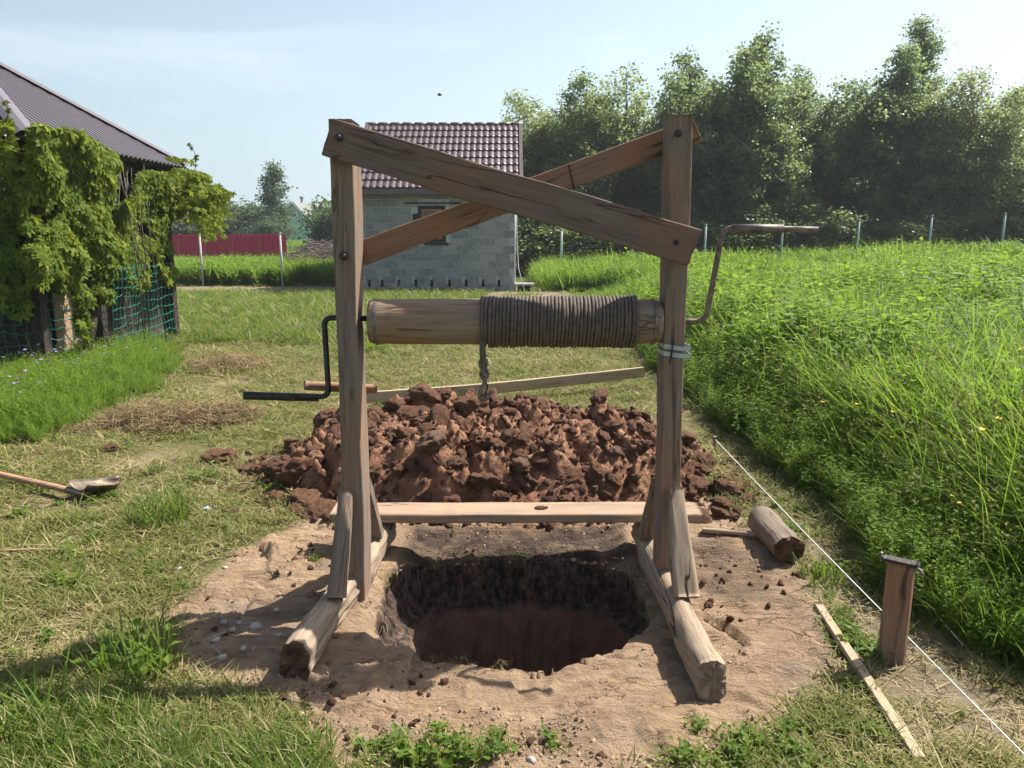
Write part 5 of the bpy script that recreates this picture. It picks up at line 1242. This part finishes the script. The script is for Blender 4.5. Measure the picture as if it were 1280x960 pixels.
def free(x, y):
    """keep clear of the pit, the heap, the house and the pavilion floor"""
    pit = np.hypot((x - PCX) / PRX, (y - PCY) / PRY) > 1.04
    heap = np.hypot((x - MND[0]) / MND[2], (y - MND[1]) / MND[3]) + .1 * vn(x * 3, y * 3) > 1.0
    hs = ~((x > HX0 - .05) & (x < HX1 + .05) & (y > HY - .05) & (y < HY + 5)); pv_ = ~((x > PX0 + .3) & (x < -5.1) & (y > 8.2) & (y < 11.3))
    return pit & heap & hs & pv_
lawn_items, tall_items = [], []
# mown lawn
for k in range(3):
    x, y, r = sample(7000, 1.75, 23.2, 700 + k)
    m_ = free(x, y) & (mask_soil(x, y) < .35 + .3 * (r.random(len(x)) < .1)) & (mask_field(x, y) < .5) & (mask_barn(x, y) < .5) & (r.random(len(x)) > .93 * mask_dirt(x, y)) & (fbm(x * 2.2, y * 2.2, 0, 88, 3) > -.28 - .3 * (y > 8))
    lawn_items.append(item('lawn%d' % k, x[m_], y[m_], r, 1.0, .62))
    x, y, r = sample(3600, 1.75, 23.4, 720 + k)
    m_ = free(x, y) & (mask_soil(x, y) < .3) & (mask_field(x, y) < .5) & (r.random(len(x)) < .35 + .65 * (fbm(x * 1.4, y * 1.4, 0, 90, 3) > .0)) & (r.random(len(x)) > .8 * mask_lush(x, y))
    lawn_items.append(item('straw%d' % k, x[m_], y[m_], r, .95, .5, dz=.006))
    x, y, r = sample(9000, 1.75, 21.0, 740 + k)
    lu = mask_lush(x, y); m_ = free(x, y) & (mask_soil(x, y) < .2) & (r.random(len(x)) < lu * (.05 + .95 * (lu > .75))) & (mask_field(x, y) < .5)
    lawn_items.append(item('lush%d' % k, x[m_], y[m_], r, .56, .60)); lawn_items[-1][3][:] *= (1 + .35 * sstep(8.5, 10.5, y[m_]))[:, None]
    x, y, r = sample(1500, 1.75, 5.0, 760 + k)
    m_ = free(x, y) & (mask_soil(x, y) < .45) & (fbm(x * 2.0, y * 2.0, 0, 95, 3) > .08) & (r.random(len(x)) < .12 + .5 * (y < 2.3) * (x < -.4))
    lawn_items.append(item('lowweed%d' % k, x[m_], y[m_], r, .62, .3))
# few sprigs on the bare soil and at the rim
spr = [(505, 925, .5), (560, 915, .45), (620, 935, .5), (560, 948, .8), (610, 950, .8), (455, 945, .7), (690, 930, .4), (875, 905, .5), (920, 925, .7), (900, 945, .8), (1000, 915, .7), (400, 700, .35), (960, 935, .8), (500, 955, .8), (480, 940, .6), (540, 955, .9), (580, 958, .9), (860, 950, .6), (930, 950, .9)]
x = np.array([G(a, b).x for a, b, _ in spr]); y = np.array([G(a, b).y for a, b, _ in spr]); s_ = np.array([c for *_, c in spr]); r = np.random.default_rng(5)
for key, mul in (('lowweed0', 1.0), ('lush1', .55), ('lawn1', 1.1)):
    it = item(key, x + r.normal(0, .02, len(x)), y + r.normal(0, .02, len(x)), r, mul, 0); it[3][:] *= s_[:, None]; lawn_items.append(it)
an = r.uniform(0, 6.28, 56); an = an[(np.sin(an * 3 + 1) + np.sin(an * 5)) > -.3]; rr_ = rim(an) * r.uniform(.98, 1.05, len(an)); rx_, ry_ = PCX + rr_ * np.cos(an), PCY + rr_ * np.sin(an)
kk = (ry_ > 3.15) | (rx_ < -.3) | (rx_ > .35) | (r.random(len(an)) < .3); rx_, ry_ = rx_[kk], ry_[kk]
it = item('lawn2', rx_, ry_, r, .40, 0, tilt=.4); it[1][:, 2] -= .012; lawn_items.append(it)
it = item('straw1', rx_[::4] + .01, ry_[::4], r, .22, 0, tilt=.5); it[1][:, 2] -= .008; lawn_items.append(it)
scatter('lawn_grass', 'mown grass with straw and small weeds round the bare soil', None, lawn_items)
# tall field on the right
for k in range(3):
    x, y, r = sample(4400, 1.9, 11, 800 + k, 1, .12, 1.0, .2)
    m_ = (mask_field(x, y) > .5) & ((fbm(x * .8, y * .8, 0, 111, 3) > .0) | (r.random(len(x)) < .25) | ((x > 1.5) & (y < 6.5) & (x - y * .25 > .9))); d_ = -poly_sd(x, y, FIELD); hf = .30 + .68 * sstep(0, 1.3, d_)
    it = item('tall%d' % k, x[m_], y[m_], r, .95, .35); it[3][:] *= hf[m_][:, None]; tall_items.append(it)
    x, y, r = sample(4700, 2.3, 14.0, 820 + k, 1, -.02, .95, .2)
    w_ = (fbm(x * .9, y * .9, 0, 97, 3) > -.25) | (poly_sd(x, y, FIELD) > -1.3)
    m_ = (mask_field(x, y) > .5) & w_ & ~((x > 1.5) & (y < 6.5) & (x - y * .25 > 1.0) & (r.random(len(x)) < .7)); hf = (1 + .5 * fbm(x * 1.1, y * 1.1, 0, 113, 3)) * (.32 + .66 * sstep(0, 1.3, -poly_sd(x, y, FIELD)))
    it = item('weed%d' % k, x[m_], y[m_], r, .95, .35); it[3][:] *= hf[m_][:, None]; tall_items.append(it)
    x, y, r = sample(5200, 7.5, 31.0, 840 + k, 2, .0, .85, .3)
    m_ = (mask_field(x, y) > .5); hf = (.78 + .75 * fbm(x * .55, y * .55, 0, 99, 3)) * (.35 + .65 * sstep(0, 2.2, -poly_sd(x, y, FIELD)))
    it = item('far%d' % k, x[m_], y[m_], r, .95, .28, 8.0); it[3][:] *= hf[m_][:, None]; tall_items.append(it)
for key, n_, sd_ in (('heads0', 260, 1), ('heads1', 300, 2), ('yellow0', 90, 3)):
    x, y, r = sample(n_, 2.6, 11.0, 860 + sd_, 1, .2, .9, .2); m_ = (poly_sd(x, y, FIELD) < -.25) & (fbm(x * .8, y * .8, 0, 101, 2) > -.15)
    tall_items.append(item(key, x[m_], y[m_], r, .95, .1))
scatter('field_grass', 'tall sunlit meadow grass and weeds filling the field on the right', None, tall_items)
# tall grass by the pavilion and the hedge band at the left fence
bi = []
for k in range(3):
    x, y, r = sample(2600, 5.0, 12.8, 900 + k, 1, -1.0, -.35, .2); m_ = (mask_barn(x, y) > .5) & ~((x < -5.15) & (y > 8.2)); d_ = -poly_sd(x, y, BARNG); hf = .22 + .26 * sstep(0, .6, d_)
    it = item(('tall%d', 'weed%d', 'tall%d')[k] % k, x[m_], y[m_], r, .80, .2); it[3][:] *= hf[m_][:, None]; bi.append(it)
x, y, r = sample(160, 5.2, 9, 911, 1, -1.0, -.5, .2); m_ = (poly_sd(x, y, BARNG) < -.2) & (x > -6.5) & (y < 8)
bi.append(item('violet0', x[m_], y[m_], r, 1.0, 0)); bi.append(item('heads1', x[m_] + .2, y[m_] - .1, r, .6, 0))
scatter('pavilion_grass', 'tall grass and weeds growing at the foot of the pavilion', None, bi)
hi = []
for k in range(3):
    r = np.random.default_rng(930 + k); n = 1500; x = r.uniform(-19, HX0 - .1, n); y = 23.0 + 8.5 * r.random(n) ** 1.5
    hi.append(item('far%d' % k, x, y, r, 1.25, .1, 20.0, hs=.66))
    n = 300; x = r.uniform(.9, 7, n); y = r.uniform(20.5, 27, n); hi.append(item('far%d' % k, x, y, r, 1.0, .1, 20.0))
    n = 900; y = r.uniform(32, 75, n); x = r.uniform(-.85, .0, n) * y; hi.append(item('far%d' % k, x, y, r, 1.6, .3, 30.0, hs=.7))
scatter('hedge_grass', 'band of tall rough grass behind the left wire fence', None, hi)
# crumbs of soil
ci = []
for k in range(2):
    x, y, r = sample(2600, 2.0, 4.3, 950 + k, 1, -.75, .6, .1); m_ = (mask_soil(x, y) > .5) & free(x, y) & (fbm(x * 4, y * 4, 0, 103, 3) > .10)
    n = m_.sum(); s_ = .002 + .017 * r.random(n) ** 9; P = np.stack([x[m_], y[m_], gz(x[m_], y[m_]) + s_ * .2], -1)
    ci.append(('crumb%d' % k, P, r.uniform(0, 6, (n, 3)), np.stack([s_, s_, s_ * .8], -1)))
    x, y, r = sample(9000, 1.9, 4.2, 970 + k, 1, -.75, .6, .1); m_ = (mask_soil(x, y) > .5) & free(x, y) & (fbm(x * 2.5, y * 2.5, 0, 107, 4) > -.08); n = m_.sum(); s_ = .0018 + .007 * r.random(n) ** 3
    ci.append(('sandcrumb%d' % k, np.stack([x[m_], y[m_], gz(x[m_], y[m_]) + s_ * .2], -1), r.uniform(0, 6, (n, 3)), np.stack([s_ * 1.2, s_, s_ * .7], -1)))
    n = 1500; a_ = r.uniform(0, 6.28, n); q = r.normal(1.02, .10, n); x = MND[0] + MND[2] * q * np.cos(a_); y = MND[1] + MND[3] * q * np.sin(a_); m_ = y > 3.9; x, y = x[m_], y[m_]; n = len(x)
    s_ = .006 + .03 * r.random(n) ** 3; ci.append(('crumb%d' % k, np.stack([x, y, gz(x, y) + s_ * .2], -1), r.uniform(0, 6, (n, 3)), np.stack([s_, s_, s_ * .8], -1)))
    n = 2200; a_ = r.uniform(0, 6.28, n); q = np.sqrt(r.random(n)); x = MND[0] + MND[2] * q * np.cos(a_); y = MND[1] + MND[3] * q * np.sin(a_); m_ = y > 4.0; x, y = x[m_], y[m_]; n = len(x)
    s_ = .006 + .022 * r.random(n) ** 3; ci.append(('crumb%d' % k, np.stack([x, y, np.array([hzat(a, b) for a, b in zip(x, y)]) + .002], -1), r.uniform(0, 6, (n, 3)), np.stack([s_, s_, s_ * .8], -1)))
scatter('soil_crumbs', 'loose crumbs of red brown soil on the sand and the heap', None, ci)
# hay heaps and single tufts: things of their own
def hay(px, py, wx, wy, h, seed, label):
    p = G(px, py); r = np.random.default_rng(seed); n = 2600; a = r.uniform(0, 6.28, n); q = np.sqrt(r.random(n)); x = q * np.cos(a) * wx; y = q * np.sin(a) * wy
    zz = h * np.clip(1 - q * q, 0, 1) ** .8 * (.65 + .45 * fbm(x * 7, y * 7, 0, seed, 3)) * r.random(n) ** .25
    V, F, T = blades(seed, 1, 0, .1, .1, .004, 1, None, 3, .8)
    tv = np.array([(-.5, -.018, 0), (-.5, .018, 0), (0, -.018, .08), (0, .018, .08), (.5, -.014, 0), (.5, .014, 0)]); tf = np.array([(0, 2, 3, 1), (2, 4, 5, 3)])
    Ms = eul_mats(r.normal(0, .5, n), r.normal(0, .45, n), r.uniform(0, 6.28, n)); V, F = stamp(tv, tf, Ms, np.stack([x, y, zz], -1), r.uniform(.05, .16, n))
    T = np.repeat(r.random(n), 6); o = obj('hay_heap', np_mesh('hay_heap', V, F, GR['hay'], False, {'tint': T}), Matrix.Translation((p.x, p.y, gzs(p.x, p.y))))
    return tag(o, label, 'hay', None)
hay(205, 530, .60, .40, .27, 1, 'brownish cut hay heap in front of the tall grass by the pavilion')
hay(276, 525, .38, .30, .17, 4, 'low pale hay heap just right of the brownish one')
hay(282, 458, .55, .45, .20, 2, 'low hay heap on the lawn left of the black crank handle')
hay(128, 538, .35, .22, .05, 3, 'flat scatter of hay left of the brownish heap')
def tuft(px, py, n, rad, h0, h1, w, mat, seed, label, lean=.45, dry=0, leaves=0):
    p = G(px, py); ps = [(*blades(seed, n, rad, h0, h1, w, lean, None, 6), GR[mat])]
    if dry: ps.append((*blades(seed + 1, dry, rad, h0 * 1.2, h1 * 1.35, .0035, lean * 1.3, None, 5), GR['dry']))
    if leaves: ps += leafy(seed, leaves, h1 * .6, rad, .05, 7, GR['lush'])
    o = src('grass_tuft', ps); link(o, Matrix.Translation((p.x, p.y, gzs(p.x, p.y)))); tag(o, label, 'grass tuft'); return o
tuft(200, 650, 240, .17, .08, .22, .0055, 'lush', 61, 'dark grass tuft with dry stalks standing in the mown grass right of the shovel', .5, 26)
tuft(172, 840, 120, .14, .09, .25, .007, 'lush', 63, 'tall green grass tuft on the soil edge at the lower left', .45, 4, 8)
tuft(100, 735, 7, .05, .22, .36, .006, 'lush', 65, 'few long thin grass blades rising at the lower left edge of the lawn', .3)
tuft(1022, 726, 90, .10, .05, .12, .005, 'lush', 67, 'short green grass tuft below the split log', .5, 5)
tuft(985, 695, 40, .07, .03, .08, .005, 'lush', 68, 'small grass tuft touching the dark end of the log', .5, 4)
tuft(482, 506, 40, .10, .08, .16, .012, 'lush', 69, 'small leafy weed behind the heap at the left end of the long plank', .5)
tuft(548, 492, 30, .10, .06, .14, .012, 'lush', 70, 'small leafy weed behind the heap right of the other weed', .5)
tuft(1075, 812, 60, .10, .03, .09, .008, 'lush', 72, 'low weeds in the shade at the foot of the upright board', .7, 0, 8)
tuft(45, 905, 60, .12, .08, .22, .006, 'lush', 74, 'long bent grass tuft at the lower left corner', .6, 4)
print('objects', len(bpy.data.objects))

# ------------------------------------------------------------------ the hazy summer air
hme = box_mesh('haze', [(-1600, 1600, -1600, 1600, -2.8, 14.5)], None)
hzb = obj('haze', hme); tag(hzb, 'thin pale summer haze', None, None, 'stuff')
m = bpy.data.materials.new('haze'); m.use_nodes = True; nt = m.node_tree; nt.nodes.clear(); out = nt.nodes.new('ShaderNodeOutputMaterial')
pvn = NN(nt, 'ShaderNodeVolumePrincipled', {'Color': (.80, .88, .94, 1), 'Density': .0009, 'Anisotropy': .2}); nt.links.new(pvn.outputs[0], out.inputs['Volume']); hme.materials.append(m)
